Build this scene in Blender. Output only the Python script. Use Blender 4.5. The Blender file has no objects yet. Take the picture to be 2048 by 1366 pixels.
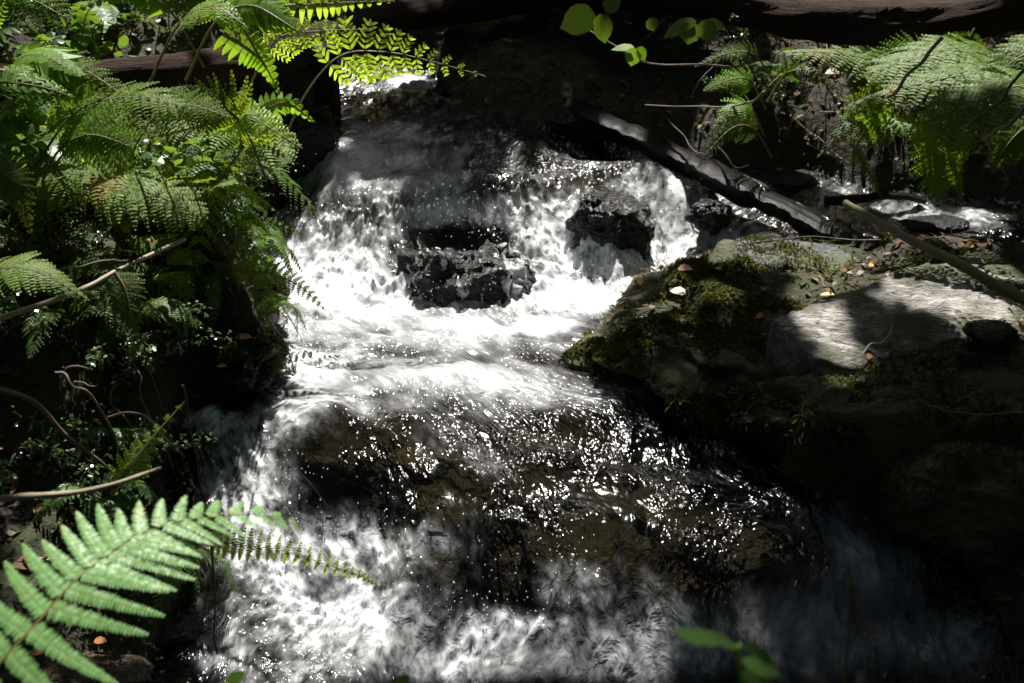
import bpy, math, random
import numpy as np
from math import radians, sin, cos, tan, pi, exp, sqrt

# ------------------------------------------------------------------ camera, sky, sun, exposure
S = bpy.context.scene
COL = S.collection
PITCH, HFOV, CAMH = radians(22.0), radians(50.0), 1.6
cam_d = bpy.data.cameras.new("camera"); cam = bpy.data.objects.new("camera", cam_d); COL.objects.link(cam)
cam.location = (0, 0, CAMH); cam.rotation_euler = (pi/2 - PITCH, 0, 0)
cam_d.sensor_width = 36; cam_d.lens = 18/tan(HFOV/2); cam_d.clip_start = .02; cam_d.clip_end = 400
cam_d.dof.use_dof = True; cam_d.dof.focus_distance = 2.75; cam_d.dof.aperture_fstop = 4.6
S.camera = cam

SUN_EL, SUN_AZ = radians(65), radians(4)
SUN = np.array([sin(SUN_AZ)*cos(SUN_EL), cos(SUN_AZ)*cos(SUN_EL), sin(SUN_EL)])
W_ = bpy.data.worlds.new("World"); S.world = W_; W_.use_nodes = True
nt = W_.node_tree
sky = nt.nodes.new("ShaderNodeTexSky"); sky.sky_type = 'NISHITA'; sky.sun_disc = False
sky.sun_elevation = SUN_EL; sky.sun_rotation = SUN_AZ; sky.dust_density = 2.0; sky.ozone_density = .4
nt.links.new(sky.outputs[0], nt.nodes["Background"].inputs[0]); nt.nodes["Background"].inputs[1].default_value = .10
sd = bpy.data.lights.new("sun", 'SUN'); sd.energy = 5.0; sd.angle = radians(.53); sd.color = (1, .96, .9)
so = bpy.data.objects.new("sun", sd); COL.objects.link(so)
from mathutils import Vector
so.rotation_euler = Vector(tuple(SUN)).to_track_quat('Z', 'Y').to_euler(); so.location = (0, 8, 12)
S.view_settings.view_transform = 'Standard'; S.view_settings.look = 'None'
S.view_settings.exposure = 1.1; S.view_settings.gamma = 1; S.view_settings.use_curve_mapping = False
cy = S.cycles
cy.max_bounces = 6; cy.diffuse_bounces = 2; cy.glossy_bounces = 3; cy.transmission_bounces = 4; cy.transparent_max_bounces = 12
cy.sample_clamp_indirect = 4; cy.caustics_reflective = False; cy.caustics_refractive = False
cy.use_denoising = True

# ------------------------------------------------------------------ projection between photo pixels and the place
F = 1024/tan(HFOV/2)
cp, sp = cos(PITCH), sin(PITCH)
def proj(x, y, z):
    dz = z - CAMH
    w = y*cp - dz*sp
    w = np.where(w < .05, .05, w) if isinstance(w, np.ndarray) else max(w, .05)
    return 1024 + F*x/w, 683 - F*(y*sp + dz*cp)/w
def ray(px, py):
    a = (px-1024)/F; b = (683-py)/F
    return np.array([a, cp + b*sp, -sp + b*cp])
def at(px, py, Y):
    d = ray(px, py); return np.array([0, 0, CAMH]) + d*(Y/d[1])
def at_z(px, py, z):
    d = ray(px, py); return np.array([0, 0, CAMH]) + d*((z-CAMH)/d[2])

# ------------------------------------------------------------------ noise
rs = np.random.RandomState(7)
PERM = rs.permutation(512); PERM = np.concatenate([PERM, PERM, PERM])
G3 = rs.normal(size=(512, 3)); G3 /= np.linalg.norm(G3, axis=1)[:, None]
def perlin(x, y, z=0.0):
    x = np.asarray(x, float); y = np.asarray(y, float); z = np.asarray(z, float) + 0*x
    xi, yi, zi = np.floor(x).astype(int), np.floor(y).astype(int), np.floor(z).astype(int)
    xf, yf, zf = x-xi, y-yi, z-zi
    u, v, w = [t*t*t*(t*(t*6-15)+10) for t in (xf, yf, zf)]
    def g(i, j, k):
        h = PERM[(PERM[(PERM[(xi+i) & 511] + yi + j) & 511] + zi + k) & 511]
        return G3[h, 0]*(xf-i) + G3[h, 1]*(yf-j) + G3[h, 2]*(zf-k)
    def L(a, b, t): return a + (b-a)*t
    return 1.5*L(L(L(g(0,0,0), g(1,0,0), u), L(g(0,1,0), g(1,1,0), u), v),
                 L(L(g(0,0,1), g(1,0,1), u), L(g(0,1,1), g(1,1,1), u), v), w)
def fbm(x, y, z=0.0, o=4, gain=.5):
    r, a, f = 0, 1, 1
    for i in range(o):
        r = r + a*perlin(x*f + 17.3*i, y*f + 9.1*i, np.asarray(z)*f); a *= gain; f *= 2.03
    return r
def billow(x, y, z=0.0, o=4, gain=.5):
    r, a, f = 0, 1, 1
    for i in range(o):
        r = r + a*np.abs(perlin(x*f + 5.3*i, y*f + 29.1*i, np.asarray(z)*f)); a *= gain; f *= 2.03
    return r
def sstep(a, b, t):
    t = np.clip((t-a)/(b-a), 0, 1); return t*t*(3-2*t)

# ------------------------------------------------------------------ the lie of the water: heights at places along the stream
WC = [(700,168,.93),(800,164,.93),(860,185,.89),(700,205,.86),(760,240,.83),(900,240,.83),(690,280,.81),(900,268,.82),(1050,276,.81),
 (1200,288,.79),(1300,302,.77),(760,300,.80),(640,330,.75),(900,300,.80),(1050,310,.78),(600,430,.57),(750,420,.58),(900,410,.59),(1050,400,.60),(1200,370,.63),(1280,350,.65),
 (560,500,.5),(680,500,.5),(1100,490,.5),(1300,480,.5),(1400,460,.52),(600,600,.41),(800,585,.41),(1000,585,.41),(1200,560,.42),
 (1300,520,.45),(600,680,.385),(800,680,.39),(1000,680,.385),(1140,680,.38),(560,760,.37),(750,760,.375),(950,760,.375),(1150,760,.37),
 (1300,780,.36),(420,800,.36),(550,830,.355),(700,820,.362),(850,830,.362),(1000,840,.35),(1200,840,.345),(1350,830,.34),(400,900,.28),
 (480,950,.24),(420,1020,.2),(560,1030,.165),(700,1062,.14),(640,940,.29),(760,960,.275),(850,950,.29),(830,1050,.235),(900,1150,.17),(890,1235,.06),
 (1050,950,.28),(1200,950,.28),(1350,930,.28),(1100,1080,.235),(1250,1080,.235),(1400,1060,.215),(1550,1040,.21),(1080,1150,.185),
 (1250,1165,.185),(1450,1140,.165),(1600,1110,.165),(1080,1225,.065),(1250,1250,.075),(1450,1240,.06),(1650,1210,.08),(1800,1050,.18),
 (1800,1150,.1),(400,1200,.06),(550,1200,.055),(720,1190,.05),(450,1366,-.03),(700,1366,-.04),(1000,1366,-.04),(1000,1290,.01),
 (1300,1340,-.03),(1600,1340,-.02),(1900,1300,0),(1900,1366,-.03),(1470,350,.67),(1560,345,.66),(1550,420,.6),(1700,440,.58),
 (1800,400,.61),(1900,430,.58),(2048,450,.58),(2048,505,.55),(1950,480,.57)]
WP = np.array([at_z(*c) for c in WC])
def rbf_fit(P):
    n = len(P); A = np.zeros((n+3, n+3))
    A[:n, :n] = np.sqrt((P[:,None,0]-P[None,:,0])**2 + (P[:,None,1]-P[None,:,1])**2 + .012) - .02*np.eye(n)
    A[:n, n] = 1; A[:n, n+1:] = P[:, :2]; A[n, :n] = 1; A[n+1:, :n] = P[:, :2].T
    return np.linalg.solve(A, np.concatenate([P[:,2], [0,0,0]]))
WK = rbf_fit(WP)
def W(x, y):
    x = np.asarray(x, float); y = np.asarray(y, float)
    cx = np.clip(x, -1.3, 1.9); cyy = np.clip(y, 1.75, 4.75)
    shp = cx.shape; X = cx.ravel(); Y = cyy.ravel(); out = np.empty(len(X)); n = len(WP)
    for i in range(0, len(X), 60000):
        a = X[i:i+60000]; b = Y[i:i+60000]
        out[i:i+60000] = np.sqrt((a[:,None]-WP[None,:,0])**2 + (b[:,None]-WP[None,:,1])**2 + .012) @ WK[:n] + WK[n] + WK[n+1]*a + WK[n+2]*b
    out = out.reshape(shp)
    e = np.abs(x-cx); f = y-cyy
    return out + .12*e + np.where(f > 0, .14*f + .02*f*f*(f < 12) + (f >= 12)*(.42*f-2.2), .10*f)
def hit(px, py, H, lo=1.2, hi=9):
    d = ray(px, py); t = np.linspace(lo, hi, 700)
    x = d[0]/d[1]*t; z = CAMH + d[2]/d[1]*t
    u = z < H(x, t)
    k = int(np.argmax(u)) if u.any() else 699
    return np.array([x[k], t[k], z[k]])

POLY_PX = [(655,120),(660,150),(668,200),(680,290),(600,330),(555,420),(480,480),(470,560),(560,640),(540,700),(560,760),(400,790),(365,850),(330,960),
 (345,1050),(370,1150),(330,1300),(260,1420),(200,1700),(2300,1700),(2150,1420),(2030,1300),(1880,1030),(1600,950),(1430,830),(1290,740),(1170,690),(1260,560),(1500,480),
 (1700,500),(2150,530),(2150,420),(1850,375),(1750,385),(1600,335),(1480,332),(1400,340),(1310,305),(1230,285),(1100,255),(920,225),(900,195),(870,150),(860,120)]
POLY = np.array([hit(a, b, W, .9)[:2] for a, b in POLY_PX])
def sdist(x, y):                       # > 0 on land, < 0 in the stream
    x = np.asarray(x, float); y = np.asarray(y, float)
    d = np.full(x.shape, 1e9); ins = np.zeros(x.shape, bool)
    for i in range(len(POLY)):
        ax, ay = POLY[i]; bx, by = POLY[(i+1) % len(POLY)]
        ex, ey = bx-ax, by-ay
        t = np.clip(((x-ax)*ex + (y-ay)*ey)/(ex*ex+ey*ey+1e-12), 0, 1)
        d = np.minimum(d, np.hypot(x-ax-t*ex, y-ay-t*ey))
        c = ((ay > y) != (by > y)) & (x < (bx-ax)*(y-ay)/(by-ay+1e-12) + ax)
        ins ^= c
    return np.where(ins, -d, d)
def ground(x, y, d=None):
    x = np.asarray(x, float); y = np.asarray(y, float)
    if d is None: d = sdist(x, y)
    w = W(x, y)
    o = np.maximum(d, 0)
    left = sstep(-.1, -.45, x)*sstep(2.2, 2.7, y)
    leftnear = sstep(-.1, -.45, x)*(1-sstep(2.2, 2.7, y))
    far = sstep(3.6, 4.2, y)
    hb = .09 + .24*left + .05*leftnear + .12*far*sstep(.2, 1, x)
    n = fbm(x*2.1, y*2.1, 3.3, 3)*.06 + fbm(x*9, y*9, 1.7, 3)*.018
    land = w + hb*(1-np.exp(-o/.06)) + (.16 + .12*left)*np.minimum(o, 6) + .45*np.maximum(o-6, 0) + n*sstep(0, .15, o)
    dep = .012 + .05*sstep(0, .12, -d)
    st = billow(x*7, y*7, 5.5, 3)
    bed = w - dep - .035*(st-.35) - .01*fbm(x*25, y*25, .3, 2)
    bed = np.minimum(bed, w-.003)
    return np.where(d > 0, land, bed)
def gz(x, y): return float(ground(np.array([x]), np.array([y]))[0])
def ghit(px, py, lo=1.2): return hit(px, py, ground, lo)

# ------------------------------------------------------------------ materials
def M(name, f):
    m = bpy.data.materials.new(name); m.use_nodes = True
    t = m.node_tree; t.nodes.clear()
    o = t.nodes.new("ShaderNodeOutputMaterial")
    def N(k, **kw):
        n = t.nodes.new("ShaderNode"+k)
        for a, b in kw.items():
            if a.startswith('i_'):
                key = a[2:]
                key = int(key) if key.isdigit() else key.replace('_', ' ')
                n.inputs[key].default_value = b
            else: setattr(n, a, b)
        return n
    def Lk(a, b): t.links.new(a, b)
    sh = f(N, Lk); Lk(sh, o.inputs[0])
    return m
def ramp(N, Lk, src, stops):
    r = N("ValToRGB"); e = r.color_ramp.elements
    while len(e) < len(stops): e.new(.5)
    for i, (p, c) in enumerate(stops):
        e[i].position = p; e[i].color = (c[0], c[1], c[2], 1) if not isinstance(c, (int, float)) else (c, c, c, 1)
    Lk(src, r.inputs[0]); return r.outputs[0]
def noise(N, Lk, scale, detail=4, rough=.55, vec=None, dist=0):
    n = N("TexNoise"); n.inputs["Scale"].default_value = scale; n.inputs["Detail"].default_value = detail
    n.inputs["Roughness"].default_value = rough; n.inputs["Distortion"].default_value = dist
    if vec is not None: Lk(vec, n.inputs["Vector"])
    return n.outputs[0]
def objco(N, Lk, sc=(1,1,1), rot=(0,0,0)):
    c = N("TexCoord"); m = N("Mapping"); m.inputs["Scale"].default_value = sc; m.inputs["Rotation"].default_value = rot
    Lk(c.outputs["Object"], m.inputs[0]); return m.outputs[0]
def bump(N, Lk, h, dist, strength=1, nrm=None):
    b = N("Bump"); b.inputs["Strength"].default_value = strength; b.inputs["Distance"].default_value = dist
    Lk(h, b.inputs["Height"])
    if nrm is not None: Lk(nrm, b.inputs["Normal"])
    return b.outputs[0]
def mixc(N, Lk, fac, a, b):
    m = N("Mix", data_type='RGBA')
    if isinstance(fac, float): m.inputs[0].default_value = fac
    else: Lk(fac, m.inputs[0])
    for k, v in ((6, a), (7, b)):
        if isinstance(v, tuple): m.inputs[k].default_value = (*v, 1)
        else: Lk(v, m.inputs[k])
    return m.outputs[2]
def math_(N, Lk, op, a, b=None, c=None):
    m = N("Math", operation=op)
    for i, v in enumerate((a, b, c)):
        if v is None: continue
        if isinstance(v, (int, float)): m.inputs[i].default_value = v
        else: Lk(v, m.inputs[i])
    return m.outputs[0]

def leaf_mat(name, c1, c2, trans, rough=.45, spec=.5, old=None, vein=0):
    def f(N, Lk):
        g = N("NewGeometry"); oi = N("ObjectInfo")
        v = objco(N, Lk)
        n = noise(N, Lk, 9, 2, .5, v)
        k = math_(N, Lk, 'ADD', math_(N, Lk, 'MULTIPLY', g.outputs["Random Per Island"], .5), math_(N, Lk, 'MULTIPLY', n, .5))
        col = mixc(N, Lk, k, c1, c2)
        if old:
            n2 = ramp(N, Lk, noise(N, Lk, 5, 2, .5, v), [(.64, 0), (.72, 1)])
            col = mixc(N, Lk, math_(N, Lk, 'MULTIPLY', n2, .7), col, old)
        p = N("BsdfPrincipled"); Lk(col, p.inputs["Base Color"]); p.inputs["Roughness"].default_value = rough
        p.inputs["Specular IOR Level"].default_value = spec
        t = N("BsdfTranslucent")
        tc = N("Mix", data_type='RGBA', blend_type='MULTIPLY'); tc.inputs[0].default_value = 1
        Lk(col, tc.inputs[6]); tc.inputs[7].default_value = trans + (1,)
        Lk(tc.outputs[2], t.inputs[0])
        a = N("AddShader"); Lk(p.outputs[0], a.inputs[0]); Lk(t.outputs[0], a.inputs[1])
        return a.outputs[0]
    return M(name, f)
MAT = {}
MAT['bracken'] = leaf_mat("bracken_green", (.046,.09,.013), (.088,.14,.023), (1.9,1.5,.5), .55, .14, old=(.18,.11,.03))
MAT['bracken_near'] = leaf_mat("near_bracken_green", (.085,.18,.05), (.14,.26,.09), (.6,.6,.3), .45, .3, old=(.17,.19,.06))
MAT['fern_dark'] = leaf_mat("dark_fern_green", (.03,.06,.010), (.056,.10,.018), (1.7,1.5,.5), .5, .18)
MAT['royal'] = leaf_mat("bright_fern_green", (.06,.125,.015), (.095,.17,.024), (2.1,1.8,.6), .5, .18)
MAT['sunlit'] = leaf_mat("sunlit_fern_green", (.085,.14,.028), (.11,.18,.035), (3.4,2.8,.9), .5, .15)  # brighter green and strong translucency put the backlight into the colour
MAT['leaf'] = leaf_mat("broad_leaf_green", (.03,.065,.016), (.055,.105,.025), (1.8,1.5,.5), .42, .3)
MAT['leaf_gloss'] = leaf_mat("small_glossy_leaf_green", (.035,.07,.025), (.06,.10,.04), (1.0,1.0,.4), .25, .7)
MAT['canopy'] = leaf_mat("shade_canopy_green", (.035,.055,.022), (.05,.08,.03), (.25,.25,.12), .5, .3)
MAT['hazel'] = leaf_mat("shaded_hazel_green", (.025,.05,.01), (.04,.075,.015), (1.8,1.6,.5), .5, .3)  # darker leaf green, with the shade put into its colour
MAT['yellow'] = leaf_mat("yellow_leaf", (.38,.24,.03), (.45,.33,.06), (.6,.6,.4), .4, .5)
MAT['orange'] = leaf_mat("orange_brown_leaf", (.30,.12,.04), (.4,.18,.06), (.5,.5,.4), .4, .5)
MAT['litter'] = leaf_mat("dead_leaf_brown", (.045,.024,.010), (.16,.075,.03), (.5,.5,.4), .5, .4)
MAT['straw'] = leaf_mat("dry_straw", (.28,.2,.1), (.36,.28,.15), (.3,.3,.2), .5, .4)
MAT['moss'] = leaf_mat("moss_green", (.026,.032,.008), (.068,.066,.015), (.8,.9,.3), .7, .2, old=(.10,.055,.02))

def wood(name, c1, c2, rough, bd, gs=2.2, moss=0.0, spec=.5):
    def f(N, Lk):
        a = N("Attribute", attribute_name="grain")
        m = N("Mapping"); m.inputs["Scale"].default_value = (9, 1.0, 1); Lk(a.outputs["Vector"], m.inputs[0])
        n = noise(N, Lk, gs, 6, .65, m.outputs[0], .4); n2 = noise(N, Lk, 14, 4, .6, objco(N, Lk))
        s = math_(N, Lk, 'ADD', math_(N, Lk, 'MULTIPLY', n, .75), math_(N, Lk, 'MULTIPLY', n2, .25))
        col = ramp(N, Lk, s, [(.32, c1), (.68, c2)])
        if moss:
            g = N("NewGeometry"); sx = N("SeparateXYZ"); Lk(g.outputs["Normal"], sx.inputs[0])
            k = ramp(N, Lk, math_(N, Lk, 'MULTIPLY', n2, sx.outputs[2]), [(.3, 0), (.45, 1)])
            col = mixc(N, Lk, math_(N, Lk, 'MULTIPLY', k, moss), col, (.04,.05,.012))
        p = N("BsdfPrincipled"); Lk(col, p.inputs["Base Color"]); p.inputs["Roughness"].default_value = rough; p.inputs["Specular IOR Level"].default_value = spec
        Lk(bump(N, Lk, s, bd), p.inputs["Normal"]); return p.outputs[0]
    return M(name, f)
MAT['bark'] = wood("dead_trunk_bark", (.015,.009,.006), (.055,.032,.021), .85, .02, spec=.15)
MAT['wetwood'] = wood("wet_black_wood", (.006,.005,.005), (.02,.016,.014), .42, .10, gs=22, spec=.4)
MAT['twig'] = wood("dry_twig", (.12,.08,.05), (.3,.22,.15), .6, .003)
MAT['palestem'] = wood("pale_stem", (.22,.18,.11), (.4,.34,.24), .5, .002)
MAT['reed'] = wood("reed_stem", (.13,.11,.03), (.24,.2,.08), .4, .002)
MAT['darkstem'] = wood("dark_stem", (.015,.012,.01), (.05,.04,.03), .5, .002)
MAT['trunk'] = wood("tree_bark", (.03,.025,.02), (.12,.1,.08), .85, .03, 2.2, .6)

def rockmat(name, c1, c2, c3, rough, bd, moss=0.0, scale=1.0, strata=None, soft=0):
    def f(N, Lk):
        v = objco(N, Lk, strata or (1,1,1), (.25, .1, .3))
        n = noise(N, Lk, 7*scale, 7, .62, v); nf = noise(N, Lk, 55*scale, 5, .65, v)
        vo = N("TexVoronoi", feature='DISTANCE_TO_EDGE'); vo.inputs["Scale"].default_value = (3.2 if soft else 9)*scale
        Lk(v, vo.inputs["Vector"])
        col = ramp(N, Lk, n, [(.3, c1), (.52, c2), (.72, c3)])
        sp_ = ramp(N, Lk, nf, [(.42, .35+.4*soft), (.6, 1.25-.15*soft)])
        mm = N("Mix", data_type='RGBA', blend_type='MULTIPLY'); mm.inputs[0].default_value = 1
        Lk(col, mm.inputs[6]); Lk(sp_, mm.inputs[7]); col = mm.outputs[2]
        if soft:
            ck = ramp(N, Lk, vo.outputs["Distance"], [(0, .3), (.022, 1)])
            lc = ramp(N, Lk, noise(N, Lk, 16, 4, .6, v), [(.44, .55), (.56, 1)])
            for q_ in (ck, lc):
                m2 = N("Mix", data_type='RGBA', blend_type='MULTIPLY'); m2.inputs[0].default_value = 1
                Lk(col, m2.inputs[6]); Lk(q_, m2.inputs[7]); col = m2.outputs[2]
        if moss:
            k = ramp(N, Lk, noise(N, Lk, 4.2, 5, .6, objco(N, Lk)), [(.5-.16*moss, 0), (.6-.1*moss, 1)])
            mc = mixc(N, Lk, nf, (.02,.03,.008), (.07,.075,.016))
            col = mixc(N, Lk, k, col, mc)
        p = N("BsdfPrincipled"); Lk(col, p.inputs["Base Color"])
        Lk(math_(N, Lk, 'ADD', math_(N, Lk, 'MULTIPLY', n, .25), rough-.12), p.inputs["Roughness"])
        h = math_(N, Lk, 'ADD', n, math_(N, Lk, 'MULTIPLY', nf, .5))
        Lk(bump(N, Lk, h, bd), p.inputs["Normal"]); return p.outputs[0]
    return M(name, f)
MAT['wetrock'] = rockmat("wet_black_rock", (.004,.004,.0045), (.010,.0095,.0095), (.024,.022,.021), .24, .035, 0)
MAT['brownrock'] = rockmat("wet_brown_rock", (.008,.006,.002), (.03,.021,.006), (.06,.042,.012), .3, .02)
MAT['mossrock'] = rockmat("mossy_rock", (.012,.010,.006), (.03,.025,.015), (.062,.054,.038), .6, .03, 1.3)
MAT['slab'] = rockmat("pale_grey_slab_rock", (.21,.195,.17), (.40,.375,.335), (.54,.50,.45), .55, .016, .25, 1.0, (1, 3.2, 2.2), 1)
MAT['greyrock'] = rockmat("damp_grey_rock", (.035,.035,.04), (.09,.09,.095), (.16,.155,.15), .42, .02, .35, 1.2)

def f_ground(N, Lk):
    v = objco(N, Lk)
    a = N("Attribute", attribute_name="wet")
    n = noise(N, Lk, 3, 6, .6, v); nf = noise(N, Lk, 30, 6, .65, v)
    soil = ramp(N, Lk, nf, [(.3, (.012,.009,.006)), (.5, (.03,.022,.014)), (.7, (.075,.05,.028))])
    ms = mixc(N, Lk, nf, (.012,.022,.006), (.05,.065,.014))
    land = mixc(N, Lk, ramp(N, Lk, n, [(.46, 0), (.58, 1)]), soil, ms)
    vo = N("TexVoronoi"); vo.inputs["Scale"].default_value = 13; Lk(v, vo.inputs["Vector"])
    sepc = N("SeparateColor"); Lk(vo.outputs["Color"], sepc.inputs[0])
    bed = ramp(N, Lk, math_(N, Lk, 'ADD', math_(N, Lk, 'MULTIPLY', sepc.outputs[0], .5), math_(N, Lk, 'MULTIPLY', nf, .5)),
               [(.3, (.002,.0016,.001)), (.5, (.006,.0045,.002)), (.62, (.016,.010,.003)), (.72, (.03,.02,.006)), (.8, (.008,.008,.003))])
    p = N("BsdfPrincipled"); Lk(mixc(N, Lk, a.outputs["Fac"], land, bed), p.inputs["Base Color"])
    Lk(math_(N, Lk, 'SUBTRACT', .85, math_(N, Lk, 'MULTIPLY', a.outputs["Fac"], .5)), p.inputs["Roughness"])
    Lk(bump(N, Lk, math_(N, Lk, 'ADD', nf, n), .02), p.inputs["Normal"]); return p.outputs[0]
MAT['ground'] = M("soil_and_stream_bed", f_ground)

def f_water(N, Lk):
    A = lambda s: N("Attribute", attribute_name=s)
    foam = A("foam").outputs["Fac"]; flow = A("flow").outputs["Vector"]
    def mp(sc):
        m = N("Mapping"); m.inputs["Scale"].default_value = sc; Lk(flow, m.inputs[0]); return m.outputs[0]
    n1 = noise(N, Lk, 1, 3, .55, mp((26, 15, 20)), .8)
    n2 = noise(N, Lk, 1, 3, .6, mp((90, 75, 75)), .2)
    n3 = noise(N, Lk, 1, 3, .55, mp((52, 40, 26)), .2)
    w1 = noise(N, Lk, 1, 1, .4, mp((34, 24, 9)), 1.1); w2 = noise(N, Lk, 1, 0, .5, mp((110, 70, 30)), .6)
    h = math_(N, Lk, 'ADD', w1, math_(N, Lk, 'MULTIPLY', w2, .34))
    pat = ramp(N, Lk, noise(N, Lk, 1, 2, .5, mp((7, 4.5, 5)), .5), [(.36, .12), (.62, 1)])
    bn = bump(N, Lk, math_(N, Lk, 'MULTIPLY', h, pat), .021)
    k = math_(N, Lk, 'ADD', math_(N, Lk, 'MULTIPLY', math_(N, Lk, 'SUBTRACT', n3, .5), 2.5), math_(N, Lk, 'MULTIPLY', math_(N, Lk, 'SUBTRACT', n1, .5), 1.2))
    k = math_(N, Lk, 'MULTIPLY', k, math_(N, Lk, 'SUBTRACT', 1.0, A('calm').outputs['Fac']))
    k = math_(N, Lk, 'MULTIPLY', foam, math_(N, Lk, 'ADD', k, 1.0))
    fac = N("MapRange", interpolation_type='SMOOTHSTEP'); Lk(k, fac.inputs[0]); fac.inputs[1].default_value = .05; fac.inputs[2].default_value = 1.1
    tr = N("BsdfTransparent"); tr.inputs[0].default_value = (.44,.41,.31,1)
    gl = N("BsdfGlossy"); gl.inputs["Roughness"].default_value = .17; gl.inputs["Color"].default_value = (1,1,1,1); Lk(bn, gl.inputs["Normal"])
    fr = N("Fresnel"); fr.inputs[0].default_value = 1.34; Lk(bn, fr.inputs["Normal"])
    sm = bump(N, Lk, n1, .006)
    fo = N("BsdfDiffuse"); fo.inputs[0].default_value = (.80,.82,.84,1); Lk(sm, fo.inputs["Normal"])
    tl = N("BsdfTranslucent"); tl.inputs[0].default_value = (.75,.79,.80,1)
    fm = N("MixShader"); fm.inputs[0].default_value = .15; Lk(fo.outputs[0], fm.inputs[1]); Lk(tl.outputs[0], fm.inputs[2])
    body = N("MixShader"); Lk(fac.outputs[0], body.inputs[0]); Lk(tr.outputs[0], body.inputs[1]); Lk(fm.outputs[0], body.inputs[2])
    wt = N("MixShader"); Lk(fr.outputs[0], wt.inputs[0]); Lk(body.outputs[0], wt.inputs[1]); Lk(gl.outputs[0], wt.inputs[2])
    return wt.outputs[0]
MAT['water'] = M("rushing_water", f_water)
def f_drop(N, Lk):
    p = N("BsdfPrincipled"); p.inputs["Base Color"].default_value = (.8,.84,.88,1); p.inputs["Roughness"].default_value = .08
    t = N("BsdfTransparent"); m = N("MixShader"); m.inputs[0].default_value = .55
    Lk(t.outputs[0], m.inputs[1]); Lk(p.outputs[0], m.inputs[2]); return m.outputs[0]
MAT['drop'] = M("water_drops", f_drop)

# ------------------------------------------------------------------ mesh building
def nrm(v):
    v = np.asarray(v, float); return v/(np.linalg.norm(v, axis=-1, keepdims=True)+1e-12)
class MB:
    def __init__(s): s.v = []; s.n = 0; s.f = []; s.mi = []; s.g = []
    def add(s, V, Fs, mi=0, g=None):
        V = np.asarray(V, float).reshape(-1, 3)
        s.v.append(V); s.f += [tuple(int(i)+s.n for i in f) for f in Fs]; s.mi += [mi]*len(Fs)
        s.g.append(np.zeros((len(V), 3)) if g is None else g); s.n += len(V)
    def addn(s, V, k, mi=0):          # V: (n,k,3) n-gons
        V = np.asarray(V); n = len(V)
        s.v.append(V.reshape(-1, 3)); b = s.n
        s.f += [tuple(range(b+i*k, b+i*k+k)) for i in range(n)]; s.mi += [mi]*n
        s.g.append(np.zeros((n*k, 3))); s.n += n*k
    def tube(s, P, R, n=7, mi=0, wob=0, seed=0, cap=True):
        P = np.asarray(P, float); m = len(P); R = np.broadcast_to(np.asarray(R, float), (m,))
        T = nrm(np.gradient(P, axis=0)); u = np.array([0, 0, 1.]) if abs(T[0][2]) < .9 else np.array([1., 0, 0])
        V = []; G = []; L = np.concatenate([[0], np.cumsum(np.linalg.norm(np.diff(P, axis=0), axis=1))])
        th = np.linspace(0, 2*pi, n, endpoint=False)
        for i in range(m):
            a = nrm(np.cross(T[i], u)); b = np.cross(a, T[i]); u = b
            r = R[i]*np.ones(n)
            if wob:
                r = r*(1 + wob*fbm(np.cos(th)*2.5+seed, np.sin(th)*2.5, L[i]*2.5/(R[0]*8+.05), 3) + wob*.6*perlin(th*6/ (2*pi)*4, L[i]*1.5*np.ones(n), seed))
            V.append(P[i] + np.cos(th)[:,None]*a*r[:,None] + np.sin(th)[:,None]*b*r[:,None])
            G.append(np.stack([np.cos(th)*.5+seed, np.full(n, L[i])*6, np.sin(th)*.5*9], 1))
        Fs = [(i*n+j, i*n+(j+1) % n, (i+1)*n+(j+1) % n, (i+1)*n+j) for i in range(m-1) for j in range(n)]
        if cap: Fs += [tuple(range(n-1, -1, -1)), tuple(range((m-1)*n, m*n))]
        s.add(np.concatenate(V), Fs, mi, np.concatenate(G))
    def build(s, name, mats, parent=None, smooth=True):
        me = bpy.data.meshes.new(name)
        V = np.concatenate(s.v) if s.v else np.zeros((0, 3))
        me.from_pydata(V.tolist(), [], s.f)
        mats = mats if isinstance(mats, (list, tuple)) else [mats]
        for m in mats: me.materials.append(m)
        if len(mats) > 1: me.polygons.foreach_set("material_index", s.mi)
        if smooth: me.polygons.foreach_set("use_smooth", [True]*len(s.f))
        g = np.concatenate(s.g)
        if g.any():
            at_ = me.attributes.new("grain", 'FLOAT_VECTOR', 'POINT'); at_.data.foreach_set("vector", g.ravel())
        me.update()
        o = bpy.data.objects.new(name, me); COL.objects.link(o)
        if parent is not None: o.parent = parent
        return o
def tag(o, label=None, cat=None, group=None, kind=None):
    if label: o["label"] = label
    if cat: o["category"] = cat
    if group: o["group"] = group
    if kind: o["kind"] = kind
    return o
def thing(name, label, cat, group=None, loc=(0, 0, 0)):
    o = bpy.data.objects.new(name, None); COL.objects.link(o); o.location = tuple(loc); o.empty_display_size = .05
    return tag(o, label, cat, group)
def cr(P, n):                          # smooth curve through points
    P = np.asarray(P, float)
    if len(P) == 2: return P[0] + (P[1]-P[0])*np.linspace(0, 1, n)[:, None]
    Q = np.vstack([2*P[0]-P[1], P, 2*P[-1]-P[-2]]); t = np.linspace(0, len(P)-1-1e-9, n); i = t.astype(int); f = (t-i)[:, None]
    a, b, c, d = Q[i], Q[i+1], Q[i+2], Q[i+3]
    return .5*(2*b + (c-a)*f + (2*a-5*b+4*c-d)*f*f + (3*b-a-3*c+d)*f**3)
PT = lambda L: [at(*p) for p in L]     # pixel, pixel, depth -> points

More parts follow.
